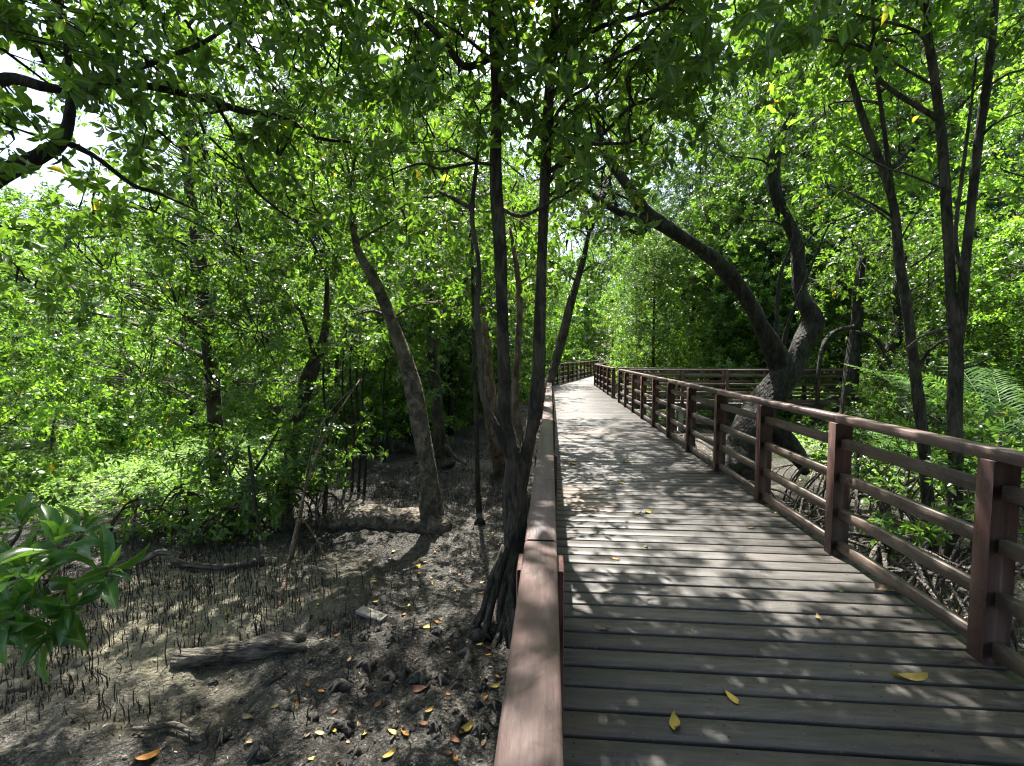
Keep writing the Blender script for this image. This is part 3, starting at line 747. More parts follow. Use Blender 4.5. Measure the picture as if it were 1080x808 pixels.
stick('stick', 'thin pale twig lying flat in front of the horizontal trunk', 'stick', [GG(415, 600, .02), GG(432, 592, .03), GG(448, 586, .03)], [.006, .008, .006], 'deadwood', 5)
p = GG(392, 656, .02); mb = MB(); cbox(mb, (0, 0, 0), (.15, .055, .018), (1, -.35, 0), .003)
pl = link('plank', mb.mesh('plank', M['greyplank']), None, 'short grey plank offcut lying on the sunlit mud', 'plank', loc=(p[0], p[1], p[2]+.02)); pl.rotation_euler = (.05, .08, 0)

# ------------------------------------------------------------------ trees
def tree(label, trunks, clumps, cat='tree', bark_='bark', leaf='leaf', L=.1, lai=1.1, roots=(), per=7, hi=False, name='tree', seed=0, sides=10, group=None, limbs=True, extra=(), rough=.08, ratio=.44, tw=.005, thick=1.0):
    """trunks: list of (points, radii) in world space; first one is the main stem"""
    r = np.random.default_rng(seed+100)
    o0 = np.array(trunks[0][0][0], float)
    root = empty(name, o0, label, cat, group)
    paths = []
    for k, (pts, rad) in enumerate(trunks):
        mb = MB(); pth, rr_ = tube(mb, np.array(pts)-o0, np.array(rad)*thick, sides if k == 0 else 8, 6, rough, seed+k)
        paths.append((pth, rr_))
        link('trunk' if k == 0 else 'stem', mb.mesh('trunk', M[bark_], True), root)
    for k, (pts, rad) in enumerate(extra):
        mb = MB(); tube(mb, np.array(pts)-o0, rad, 7, 5, .06, seed+50+k); link('branch', mb.mesh('branch', M[bark_], True), root)
    for k, (pts, rad) in enumerate(roots):
        mb = MB(); tube(mb, np.array(pts)-o0, rad, 7, 5, .12, seed+70+k); link('root', mb.mesh('root', M[bark_], True), root)
    if clumps:
        cl = [(np.array(c)-o0, rd) for c, rd in clumps]
        lm = MB(); tm = MB()
        crown(lm, tm, cl, L, lai, per, hi, r, ratio=ratio, twr=tw)
        cr = link('crown', lm.mesh('crown', M[leaf]), root)
        if limbs:
            allp = np.vstack([p_ for p_, _ in paths])
            for c, rd in cl: limb_to(tm, allp, .12, c, r=r)
        link('twigs', tm.mesh('twigs', M[bark_]), cr)
    return root

def arc_roots(c, n, R, h, r, rad=.02):
    out = []
    for i in range(n):
        a = i/n*2*pi+r.normal(0, .25); rr_ = R*r.uniform(.55, 1.2); hh = h*r.uniform(.6, 1.1)
        e = np.array([c[0]+cos(a)*rr_, c[1]+sin(a)*rr_]); ez = float(gz(*e))-.05
        z0 = float(gz(c[0], c[1]))
        out.append(([(c[0]+cos(a)*.03, c[1]+sin(a)*.03, z0+hh), (c[0]+cos(a)*rr_*.45, c[1]+sin(a)*rr_*.45, z0+hh*.92), (c[0]+cos(a)*rr_*.85, c[1]+sin(a)*rr_*.85, z0+hh*.45), (e[0], e[1], ez)], [rad, rad*.9, rad*.8, rad*.7]))
    return out

# twin-trunk tree against the left railing
base = G(535, 655); gb = float(gz(base[0], base[1]))
Yt = 4.5
broots = []
rb = np.random.default_rng(8)
for (ex, ey) in ((496, 668), (503, 682), (515, 690), (528, 694), (540, 697), (552, 700), (498, 650), (488, 660), (545, 690), (521, 676)):
    e = GG(ex, ey, -.03); s = P(539+rb.normal(0, 3), 590+rb.normal(0, 10), Yt-.08)
    m = s*.62+e*.38+np.array([rb.normal(0, .02), rb.normal(0, .02), -.10]); m2 = s*.25+e*.75+np.array([0, 0, -.10])
    broots.append(([s, m, m2, e], [.05, .038, .028, .012]))
tree('twin trunk tree pressed against the left railing with spreading roots',
     [([P(537, 668, Yt), P(540, 640, Yt), P(541, 600, Yt), P(543, 555, Yt), P(543, 510, Yt), P(541, 480, Yt), P(532, 440, 4.5), P(532, 400, 4.5), P(530, 330, 4.45), P(527, 260, 4.4), P(523, 180, 4.4), P(523, 100, 4.35), P(521, 30, 4.3), P(516, -70, 4.3), P(508, -220, 4.3)],
       [.20, .185, .15, .14, .145, .12, .085, .08, .075, .072, .07, .062, .055, .045, .03]),
      ([P(546, 520, Yt), P(554, 480, 4.48), P(563, 440, 4.45), P(567, 400, 4.45), P(570, 330, 4.4), P(572, 250, 4.4), P(576, 170, 4.35), P(580, 80, 4.3), P(586, 0, 4.3), P(596, -130, 4.3)], [.10, .088, .08, .074, .068, .064, .058, .052, .045, .03]),
      ([P(538, 480, 4.4), P(524, 452, 4.35), P(510, 420, 4.3), P(507, 380, 4.3), P(503, 330, 4.3), P(505, 280, 4.3), P(498, 230, 4.25), P(503, 170, 4.2), P(507, 120, 4.2)], [.055, .045, .04, .036, .033, .03, .026, .02, .012])],
     [(P(480, 90, 4.2), .62), (P(450, 160, 4.4), .55), (P(545, 70, 3.9), .5), (P(610, 110, 3.9), .6), (P(560, 190, 4.6), .4), (P(660, 60, 3.8), .7), (P(700, 20, 3.6), .8), (P(640, -20, 3.6), .8),
      (P(440, 10, 3.9), .8), (P(520, -60, 4.2), 1.0), (P(420, 210, 5), .5), (P(760, -40, 3.6), .8), (P(600, -150, 4), 1.2), (P(450, -160, 4), 1.2), (P(720, -170, 4), 1.2), (P(690, 130, 3.9), .32), (P(725, 95, 3.7), .4), (P(640, 175, 4.2), .35), ((1.3, 5.2, 6.4), 1.1), ((2.3, 4.3, 6.2), 1.0), ((1.6, 3.3, 5.6), .8), ((.1, 5.6, 7.2), 1.0)],  # last four clumps, above the frame, added to shade the near deck
     L=.115, lai=.92, roots=broots, hi=True, seed=1, thick=.78, sides=14, rough=.10,
     extra=[([P(528, 220, 4.4), P(550, 228, 4.3), P(577, 215, 4.2), P(610, 195, 4.1), P(650, 165, 4.0)], [.02, .018, .016, .012, .006]),
            ([P(527, 175, 4.4), P(500, 172, 4.3), P(465, 178, 4.2), P(440, 173, 4.2), P(400, 190, 4.3)], [.016, .014, .012, .01, .005]),
            ([P(524, 95, 4.35), P(545, 110, 4.3), P(580, 135, 4.2), P(600, 150, 4.1)], [.03, .026, .02, .012]),
            ([P(580, 70, 4.3), P(592, 40, 4.2), P(620, 10, 4), P(660, -30, 3.7)], [.03, .028, .024, .015]),
            ([P(520, 60, 4.35), P(490, 70, 4.3), P(465, 40, 4.2), P(430, 5, 4.1)], [.035, .032, .026, .02])])

# brown stems behind the twin trunk
tree('slim reddish brown stem standing right behind the twin trunk', [([GG(552, 560, 0), P(549, 520, 5.6), P(549, 470, 5.6), P(543, 420, 5.6), P(546, 370, 5.6), P(548, 310, 5.7), P(538, 240, 5.8)], [.06, .05, .048, .045, .04, .035, .02])],
     [(P(540, 230, 5.8), .6), (P(575, 290, 6), .35)], bark_='bark_brown', seed=2, L=.1)
tree('leaning trunk crossing behind the twin trunk towards the bend', [([GG(548, 520), P(556, 470, 8.0), P(570, 430, 8.1), P(582, 395, 8.2), P(592, 360, 8.3), P(602, 320, 8.4), P(615, 275, 8.5), P(622, 240, 8.6)], [.11, .10, .09, .085, .08, .07, .055, .03])],
     [(P(600, 240, 8.4), .8), (P(640, 200, 8.8), .8), (P(560, 270, 8), .6), (P(640, 280, 9.6), .45), ((.8, 11.5, 7.2), 1.3), ((.2, 14.2, 8), 1.3), ((1.9, 13.2, 8.2), 1.1)], bark_='bark', seed=3, L=.1, lai=1.0)  # last three clumps added over the boardwalk to dapple its far part
tree('reddish leaning trunk seen left of the twin trunk', [([GG(530, 500), P(521, 460, 9.5), P(516, 420, 9.5), P(513, 380, 9.6), P(508, 330, 9.8), P(500, 270, 10)], [.17, .15, .14, .12, .10, .06])],
     [(P(490, 260, 10), 1.1), (P(530, 230, 10), 1.0), (P(450, 300, 10.5), .8)], bark_='bark_brown', seed=4, L=.11)

# tree rising from a horizontal trunk
b = GG(455, 560)
tree('mid tree rising from a thick horizontal trunk on the mud',
     [([P(455, 565, 7), P(455, 545, 7), P(453, 510, 7), P(447, 470, 7), P(438, 420, 7), P(426, 375, 7), P(410, 330, 7), P(392, 290, 7), P(375, 255, 7.1), P(370, 190, 7.2)], [.26, .22, .165, .155, .15, .135, .11, .085, .065, .04]),
      ([P(474, 558, 6.9), P(458, 554, 6.95), P(438, 551, 6.95), P(415, 550, 7), P(390, 546, 7.0), P(365, 549, 7.0), P(345, 556, 7.05), P(325, 562, 7.1), P(300, 556, 7.3)], [.14, .27, .27, .24, .26, .25, .22, .17, .08]),
      ([P(465, 562, 7), P(485, 563, 7.05), P(505, 560, 7.1), P(528, 557, 7.2)], [.13, .09, .08, .05])],
     [(P(380, 200, 7.2), 1.0), (P(440, 230, 7), .7), (P(330, 150, 7), 1.0), (P(400, 120, 7), 1.1), (P(330, 240, 7.4), .7), (P(470, 320, 7.6), .45), (P(400, 320, 7.8), .4)],
     bark_='bark_mid', seed=5, thick=.86, L=.11, sides=14, rough=.07,
     roots=[([P(445, 563, 6.9), P(432, 575, 6.8), GG(424, 590, -.03)], [.05, .035, .02]), ([P(470, 566, 6.9), P(478, 578, 6.75), GG(482, 588, -.03)], [.05, .03, .02])],
     extra=[([P(413, 340, 7), P(395, 328, 7), P(370, 334, 6.9)], [.03, .024, .01])])
mb = MB()
tree('thin dark stem with a flared foot beside the horizontal trunk', [([GG(506, 552), P(506, 542, 7.5), P(504, 520, 7.5), P(503, 460, 7.5), P(500, 380, 7.5), P(499, 300, 7.5), P(497, 230, 7.5)], [.10, .06, .04, .036, .032, .028, .02])],
     [(P(495, 230, 7.5), .7), (P(520, 300, 7.6), .35)], bark_='bark_dark', seed=6)
b5 = GG(468, 490)
tree('buttressed tree standing behind the horizontal trunk', [([P(470, 490, b5[1]), P(467, 478, b5[1]), P(463, 450, b5[1]), P(458, 400, b5[1]), P(455, 340, b5[1]), P(450, 270, b5[1])], [.28, .19, .15, .13, .12, .06])],
     [(P(450, 280, b5[1]), 1.5), (P(420, 340, b5[1]), .9), (P(495, 330, b5[1]), .9), (P(455, 400, b5[1]-1), .35), (P(420, 390, b5[1]), .8)], seed=7, L=.12,
     roots=[([P(468, 470, b5[1]-.1), P(480, 482, b5[1]-.2), P(492, 490, b5[1]-.4)], [.09, .06, .03]), ([P(464, 475, b5[1]-.1), P(452, 486, b5[1]-.2), P(436, 489, b5[1]-.3)], [.09, .06, .03])])
tree('low crooked dead trunk sprawling over the mud behind', [([P(440, 478, 12), P(425, 470, 12), P(405, 466, 12), P(385, 470, 12), P(372, 478, 12)], [.06, .12, .11, .10, .05])],
     [], cat='fallen tree', name='fallen_tree', seed=8, extra=[([P(414, 468, 12), P(416, 485, 11.8), P(422, 494, 11.6)], [.1, .09, .07])])

# slim double stem in the left shrubs
tree('dark double stem rising through the left shrubs', [([GG(300, 560), P(303, 520, 7.7), P(308, 470, 7.7), P(318, 430, 7.7), P(330, 390, 7.7), P(343, 350, 7.7), P(345, 290, 7.7)], [.14, .12, .11, .10, .09, .07, .03]),
      ([P(303, 540, 7.7), P(306, 480, 7.7), P(309, 440, 7.6), P(322, 395, 7.6), P(330, 370, 7.6), P(318, 330, 7.6)], [.1, .09, .08, .06, .05, .03])],
     [(P(330, 260, 7.7), .9), (P(290, 320, 7.6), .75), (P(360, 360, 7.8), .6), (P(250, 270, 7.4), .9), (P(270, 200, 7.4), .8), (P(310, 400, 8.4), .5)], seed=9, L=.09, lai=1.0)
# thin poles standing under the shrubs
for k, (px, py, t, y) in enumerate(((363, 525, 400, 8.6), (371, 520, 390, 8.8), (378, 521, 410, 8.8), (384, 523, 420, 8.6), (343, 520, 400, 8.4), (406, 492, 420, 11))):
    p0 = P(px, py, y); p0[2] = float(gz(p0[0], p0[1]))
    tree('thin upright sapling stem under the left foliage', [([p0, P(px+2, (py+t)/2, y), P(px-2, t, y), P(px+3, t-60, y)], [.028, .024, .02, .01])], [(P(px+3, t-50, y), .35)], name='sapling', cat='sapling', bark_='bark_dark', seed=20+k, group='thin sapling stems under the left foliage', lai=1.0)

# big leafy tree filling the left, and shrubs below it
tree('large leafy mangrove filling the left side with foliage', [([GG(232, 560), P(232, 520, 7.8), P(228, 450, 7.8), P(222, 380, 7.8), P(215, 300, 7.8), P(200, 200, 7.6), P(190, 60, 7.4), P(180, -60, 7.4)], [.17, .15, .13, .12, .10, .09, .06, .03])],
     [(P(220, 180, 6.6), 1.0), (P(120, 300, 7), 1.0), (P(190, 330, 6.8), .9), (P(150, 400, 7.6), .95), (P(230, 410, 7), .75), (P(270, 350, 7), .75), (P(60, 330, 8), .7), (P(180, 480, 7.6), .5), (P(240, 480, 7), .5), (P(90, 250, 7.5), .7), (P(200, 60, 6.6), .75), (P(110, 90, 7), .6), (P(290, 80, 6.6), .8), (P(250, -60, 6.6), .8), (P(130, -40, 7), .7), (P(170, 250, 6.2), .6), (P(300, 440, 7), .5)],
     seed=10, L=.088, lai=1.1)
tree('sunlit bushy mangrove at the left edge behind the clearing', [([P(40, 500, 11), P(45, 440, 11), P(60, 380, 11), P(50, 300, 11)], [.12, .1, .07, .03])],
     [(P(40, 380, 10.5), 1.3), (P(110, 430, 10.5), 1.0), (P(20, 450, 10), 1.0), (P(160, 450, 10.5), .8), (P(-40, 420, 10), 1.2), (P(90, 350, 11), 1.2), (P(-30, 330, 10), 1.1), (P(10, 300, 12), 1.2)], leaf='leaf_bright', seed=11, L=.095)
tree('thin dark sapling at the edge of the green clearing', [([P(76, 535, 8.4), P(70, 500, 8.4), P(55, 470, 8.4), P(60, 430, 8.4)], [.045, .035, .025, .012])],
     [(P(70, 430, 8.2), .55), (P(40, 470, 8.2), .5), (P(20, 420, 8), .6), (P(95, 450, 8.6), .35)], name='sapling', cat='sapling', bark_='bark_dark', leaf='leaf_bright', seed=12)
for k, (px, py, y, s, lb) in enumerate(((300, 500, 6.9, .5, 'glossy green shrub left of the leaning pole'), (255, 510, 6.6, .55, 'dark glossy shrub at the inner edge of the mud clearing'), (195, 525, 6.9, .5, 'broad leaved shrub beside the bright ground cover'), (340, 470, 7.2, .45, 'shrub with fresh leaves above the horizontal trunk'), (235, 555, 6.2, .34, 'small dark shrub at the corner of the mud, over the fallen branch'), (150, 555, 6.3, .32, 'low shrub right of the near whorled leaves'))):
    c = P(px, py, y); g0 = float(gz(c[0], c[1]))
    b0 = np.array([c[0], c[1], g0])
    tree(lb, [([b0, b0*.5+c*.5+np.array([.05, 0, 0]), c], [.04, .03, .015])], [(c, s), (c+np.array([.35, .1, -.12])*s*2, s*.7), (c+np.array([-.35, -.1, -.1])*s*2, s*.7), (c+np.array([0.05, -.2, -.35])*s*1.6, s*.6)],
         name='shrub', cat='shrub', leaf='leaf_dark' if k % 2 else 'leaf', seed=30+k, L=.12, lai=1.15, hi=True,
         roots=arc_roots(c, 6, .5, .5, rb, .018))

# tree outside the left edge whose limbs cross the top left corner
e0 = np.array([-3.9, 1.9, 0]); e0[2] = float(gz(-3.9, 1.9))
tree('overhanging tree at the top left whose dark limbs cross the sky gap',
     [([e0, e0+(0.05, .05, 1.2), P(-160, 280, 2.5), P(-60, 225, 2.6), P(0, 185, 2.7), P(40, 165, 2.8), P(66, 148, 2.9), P(75, 105, 3.0), P(72, 60, 3.1), P(60, -20, 3.2)], [.15, .13, .085, .065, .056, .044, .034, .027, .022, .015]),
      ([P(-160, 280, 2.5), P(-60, 140, 2.4), P(0, 85, 2.6), P(50, 92, 2.7), P(90, 96, 2.9), P(150, 70, 3.2), P(215, 45, 3.4), P(260, 10, 3.6)], [.075, .045, .033, .027, .023, .019, .015, .01]),
      ([P(66, 94, 2.8), P(130, 88, 3.1), P(200, 100, 3.4), P(260, 118, 3.7), P(300, 125, 3.9), P(335, 145, 4.1), P(370, 150, 4.3)], [.028, .026, .027, .026, .022, .018, .01]),
      ([P(66, 148, 2.9), P(100, 165, 3.0), P(140, 195, 3.2), P(170, 205, 3.4), P(220, 228, 3.7)], [.024, .018, .014, .012, .006]),
      ([P(230, 112, 3.6), P(250, 150, 3.7), P(262, 190, 3.8), P(285, 215, 4), P(320, 240, 4.2)], [.014, .013, .012, .010, .005])],
     [(P(20, 40, 2.5), .42), (P(100, 30, 2.9), .5), (P(180, 20, 3.2), .5), (P(15, 130, 2.4), .16), (P(150, 120, 3.2), .32), (P(220, 150, 3.6), .42), (P(290, 170, 4), .42), (P(260, 60, 3.7), .45), (P(340, 90, 4.2), .55), (P(10, 240, 2.8), .2), (P(170, 230, 4), .4), (P(90, 225, 3.4), .16), (P(240, 250, 4.4), .45), (P(320, 20, 4), .55), (P(-60, 20, 2.6), .6), (P(380, 60, 4.5), .5), (P(340, 230, 4.8), .45), (P(60, -80, 3), .8), (P(220, -110, 3.4), .9), (P(100, 70, 3.0), .3), (P(30, 290, 3.2), .12),
      ((-2.6, 3.0, 6.3), 1.3), ((-1.0, 2.2, 6.2), 1.2), ((-3.2, 5.0, 7.0), 1.3), ((-1.2, 4.8, 7.3), 1.3), ((.6, 3.2, 6.6), 1.1), ((-1.9, 7.2, 7.6), 1.1), ((.3, 6.2, 7.4), 1.1), ((-4.8, 3.2, 6.2), 1.2), ((-2.8, 1.0, 5.6), 1.2)],  # high clumps above the view, added to block the sun
     bark_='bark_dark', seed=13, L=.095, lai=1.0, hi=True, limbs=False, ratio=.48)

# curved leaning tree right of the deck
yb = 9.3
tree('thick gnarled tree leaning in a dark arch over the right railing',
     [([P(775, 510, yb-.5), P(790, 460, yb-.3), P(808, 420, yb), P(825, 396, yb), P(822, 380, yb), P(805, 350, yb-.1), P(790, 318, yb-.2), P(765, 285, yb-.4), P(738, 262, yb-.6), P(710, 244, yb-.8), P(685, 228, yb-1), P(668, 205, yb-1.1), P(652, 182, yb-1.2), P(636, 155, yb-1.3), P(628, 120, yb-1.3)],
       [.42, .33, .26, .23, .20, .155, .135, .128, .12, .115, .11, .10, .08, .06, .035]),
      ([P(815, 420, yb), P(835, 392, yb+.2), P(845, 365, yb+.3), P(858, 340, yb+.4), P(845, 312, yb+.5), P(843, 285, yb+.5), P(838, 250, yb+.6), P(822, 215, yb+.6), P(815, 180, yb+.6), P(822, 150, yb+.6), P(835, 120, yb+.6), P(845, 80, yb+.6), P(860, 30, yb+.8)],
       [.24, .20, .18, .20, .14, .12, .12, .12, .12, .10, .08, .07, .045])],
     [(P(640, 120, 8), .8), (P(700, 110, 8.5), .7), (P(590, 190, 8), .6), (P(830, 130, 10), 1.1), (P(790, 80, 10), 1.1), (P(870, 90, 10), 1.0), (P(760, 160, 9.5), .7), (P(780, 230, 10), .6), (P(870, 200, 10.5), .7), (P(700, 40, 9), 1.1), (P(820, -10, 10), 1.5), (P(640, 20, 8.5), 1.1), ((2.2, 9.8, 7.4), 1.1), ((2.8, 12.5, 8.2), 1.2)],  # last two clumps added overhead to break up sunlight on the deck
     bark_='bark_dark', seed=14, L=.105, lai=.8, sides=16, rough=.09, limbs=True,
     extra=[([P(690, 232, yb-1), P(670, 230, yb-1.1), P(650, 222, yb-1.2), P(630, 210, yb-1.3), P(612, 195, yb-1.3)], [.09, .075, .06, .05, .03]),
            ([P(688, 236, yb-1), P(672, 246, yb-1), P(645, 230, yb-1.1)], [.05, .04, .015]),
            ([P(655, 228, yb-1.1), P(648, 212, yb-1.2), P(642, 185, yb-1.2)], [.03, .024, .015]),
            ([P(822, 372, yb), P(819, 340, yb), P(823, 290, yb), P(836, 255, yb), P(835, 230, yb)], [.05, .035, .032, .025, .015]),
            ([P(825, 370, yb+.1), P(832, 340, yb), P(848, 300, yb), P(862, 265, yb), P(875, 235, yb)], [.05, .032, .028, .022, .012]),
            ([P(838, 272, yb), P(860, 245, yb), P(895, 228, yb), P(930, 215, yb)], [.02, .018, .014, .008])],
     roots=[([P(780, 480, yb-.6), P(765, 500, yb-.9), GG(755, 520, -.05)], [.2, .14, .07]), ([P(815, 450, yb-.2), P(840, 480, yb-.3), P(850, 500, yb-.4)], [.22, .16, .08])])

# right foreground trees
def RT(x0, y0, Y): p = P(x0, y0, Y); p[2] = float(gz(p[0], p[1])); return p
tree('smooth forked tree behind the front of the right railing',
     [([RT(1000, 600, 5.6), P(1005, 540, 5.6), P(1008, 480, 5.6), P(1007, 420, 5.6), P(1008, 370, 5.6), P(1003, 310, 5.6), P(1000, 250, 5.6), P(996, 180, 5.6), P(988, 100, 5.6), P(978, 30, 5.6), P(970, -60, 5.6)], [.13, .105, .10, .095, .09, .07, .066, .064, .062, .055, .04]),
      ([P(1008, 375, 5.6), P(1014, 330, 5.55), P(1018, 280, 5.5), P(1024, 220, 5.5), P(1032, 150, 5.5), P(1042, 80, 5.45), P(1050, 0, 5.4), P(1060, -100, 5.4)], [.08, .068, .064, .060, .056, .054, .048, .03])],
     [(P(1000, -60, 5.4), .9), (P(1060, -130, 5.4), 1.0), (P(930, -90, 5.6), 1.0), (P(1110, 60, 5.4), .6), (P(1080, 20, 5.2), .35), (P(900, 10, 5.2), .5), (P(860, 40, 5), .5), (P(880, -80, 5), .9)],
     seed=15, thick=.70, L=.11, sides=12, rough=.05,
     extra=[([P(1003, 345, 5.6), P(985, 350, 5.5), P(970, 356, 5.4), P(950, 372, 5.2)], [.02, .018, .013, .006]),
            ([P(1016, 300, 5.5), P(1008, 250, 5.4), P(1013, 200, 5.4), P(1022, 130, 5.3), P(1030, 60, 5.3)], [.02, .018, .017, .015, .01]),
            ([P(998, 200, 5.6), P(960, 185, 5.5), P(930, 175, 5.4), P(885, 150, 5.3)], [.012, .011, .009, .004]),
            ([P(985, 90, 5.6), P(950, 70, 5.5), P(910, 45, 5.4), P(880, 25, 5.3)], [.014, .012, .010, .005]),
            ([P(1030, 150, 5.5), P(1050, 130, 5.4), P(1085, 115, 5.3)], [.016, .012, .006]),
            ([P(990, 130, 5.6), P(1015, 110, 5.5), P(1050, 70, 5.3), P(1090, 20, 5.2)], [.012, .010, .008, .005]),
            ([P(1006, 390, 5.6), P(1030, 385, 5.5), P(1060, 368, 5.4)], [.014, .010, .004])])
st_ = tree('slender tree left of the forked tree behind the railing',
     [([RT(985, 590, 6.0), P(978, 520, 6.0), P(973, 460, 6.0), P(966, 400, 6.0), P(957, 330, 6.0), P(948, 270, 6.0), P(943, 220, 6.0), P(930, 175, 6.0), P(912, 130, 6.0), P(900, 90, 6.0), P(888, 40, 6.0), P(882, -30, 6.0)], [.11, .085, .08, .078, .07, .065, .06, .055, .05, .045, .035, .025]),
      ([P(943, 230, 6.0), P(938, 180, 6), P(930, 120, 6), P(922, 50, 6), P(920, -30, 6)], [.045, .034, .03, .026, .02])],
     [(P(900, 190, 6.6), .5), (P(940, 110, 7), .9), (P(880, 120, 7), .6), (P(960, 60, 7), .9), (P(900, 30, 6.6), .8), (P(970, 170, 7), .6), (P(920, 150, 6.2), .35), (P(860, 60, 6.6), .6), (P(920, -60, 6.4), 1.0)],
     leaf='leaf_bright', seed=16, thick=.76, L=.115, lai=.9, hi=True, sides=10, rough=.05,
     extra=[([P(966, 392, 6), P(980, 370, 5.9), P(995, 360, 5.8), P(1008, 356, 5.7)], [.022, .018, .014, .006]),
            ([P(960, 282, 6), P(975, 272, 5.9), P(1000, 255, 5.8)], [.012, .01, .004]),
            ([P(940, 228, 6), P(920, 215, 6), P(895, 203, 6), P(876, 196, 6)], [.016, .012, .009, .005]),
            ([P(945, 262, 6), P(960, 235, 6), P(978, 210, 6)], [.012, .009, .004])])

o0_ = np.array(st_.location)
mb = MB()
for pts, rad in (([P(945, 238, 5.9), P(925, 222, 5.8), P(903, 208, 5.7), P(874, 194, 5.6)], [.013, .011, .008, .003]), ([P(903, 208, 5.7), P(880, 212, 5.6), P(850, 222, 5.6)], [.007, .005, .002]),
                 ([P(925, 222, 5.8), P(895, 232, 5.7), P(860, 240, 5.6)], [.006, .004, .002]), ([P(960, 330, 5.9), P(985, 300, 5.7), P(1010, 282, 5.6)], [.008, .006, .002]), ([P(955, 300, 5.9), P(985, 262, 5.7), P(1002, 250, 5.6)], [.008, .006, .003])):
    tube(mb, np.array(pts)-o0_, rad, 5, 5, .08, 3)
link('dead_branch', mb.mesh('dead_branch', M['root']), st_, 'pale bare dead twigs on the slender tree')
# understory right: stilt-rooted mangroves
ru = np.random.default_rng(17)
for k, (px, py, y, s, lb) in enumerate((
        (905, 470, 6.6, .42, 'stilt rooted shrub behind the second gap of the right railing'), (885, 458, 8.0, .4, 'dark leaved stilt rooted shrub beside the leaning tree'),
        (960, 440, 8.2, .55, 'dark leaved shrub behind the slender right tree'), (1040, 520, 5.2, .34, 'low stilt rooted shrub under the forked right tree'),
        (930, 560, 4.4, .20, 'small fresh green seedling shrub between the near right rails'), (1055, 470, 6.2, .5, 'leafy shrub at the right edge above the handrail'),
        (1010, 455, 7.8, .5, 'green shrub behind the forked right tree'), (1100, 560, 4.6, .4, 'bush beyond the right frame edge beside the front post'),
        (990, 400, 11, .7, 'arching rooted mangrove behind the slender tree'))):
    c = P(px, py, y); b0 = np.array([c[0], c[1], float(gz(c[0], c[1]))]); h = min(1.0, max(.5, (c[2]-b0[2])*.9))
    tree(lb, [([b0+(0, 0, h*.7), b0*.4+c*.6+(0, 0, .1), c+(0, 0, s*.3)], [.035, .03, .012])],
         [(c, s), (c+ru.normal(0, .4, 3)*s, s*.7), (c+ru.normal(0, .5, 3)*s, s*.6)], name='mangrove_shrub', cat='shrub', leaf='leaf_dark', seed=60+k, L=.10, lai=.72, hi=y < 7, bark_='root',
         roots=arc_roots(c, 12, .95, h, ru, .017))
# tangle of arching roots right under the railing
for k, (px, py, y) in enumerate(((760, 520, 9), (800, 540, 7.6), (850, 560, 6.4), (890, 590, 5.4), (940, 620, 4.8), (985, 650, 4.3), (1050, 640, 4.0), (720, 480, 11.5), (860, 510, 8.4), (925, 545, 6.6))):
    c = G(px, py); mb = MB(); z0 = float(gz(c[0], c[1])); c[2] = z0
    root = empty('root_arch', c, 'tangle of pale arching stilt roots on the mud right of the boardwalk', 'roots', 'tangles of arching roots right of the boardwalk')
    for pts, rad in arc_roots(c, 13, .8, .5, ru, .016):
        mb = MB(); tube(mb, np.array(pts)-c, rad, 6, 4, .08, k); link('root', mb.mesh('root', M['root'], True), root)
# larger arching limbs by the side walk
tree('old mangrove with big arched limbs at the side boardwalk', [([RT(893, 440, 13), P(897, 400, 13), P(903, 350, 13), P(905, 310, 13), P(910, 270, 13)], [.2, .17, .15, .13, .07]), ([P(925, 400, 12.6), P(938, 370, 12.6), P(950, 345, 12.6), P(945, 310, 12.6), P(955, 270, 12.6)], [.15, .16, .13, .1, .05])],
     [(P(905, 270, 13), 1.3), (P(950, 250, 13), 1.2), (P(870, 300, 13.5), .8), (P(1000, 300, 13), 1.0), (P(930, 330, 13.5), .5)], seed=90, L=.12, lai=.95, bark_='bark_dark',
     roots=[([P(900, 345, 12.8), P(880, 350, 12.6), P(868, 365, 12.4), P(862, 400, 12.2)], [.06, .055, .05, .04]), ([P(902, 350, 12.8), P(920, 355, 12.6), P(935, 375, 12.4), P(940, 400, 12.2)], [.05, .045, .04, .03])])

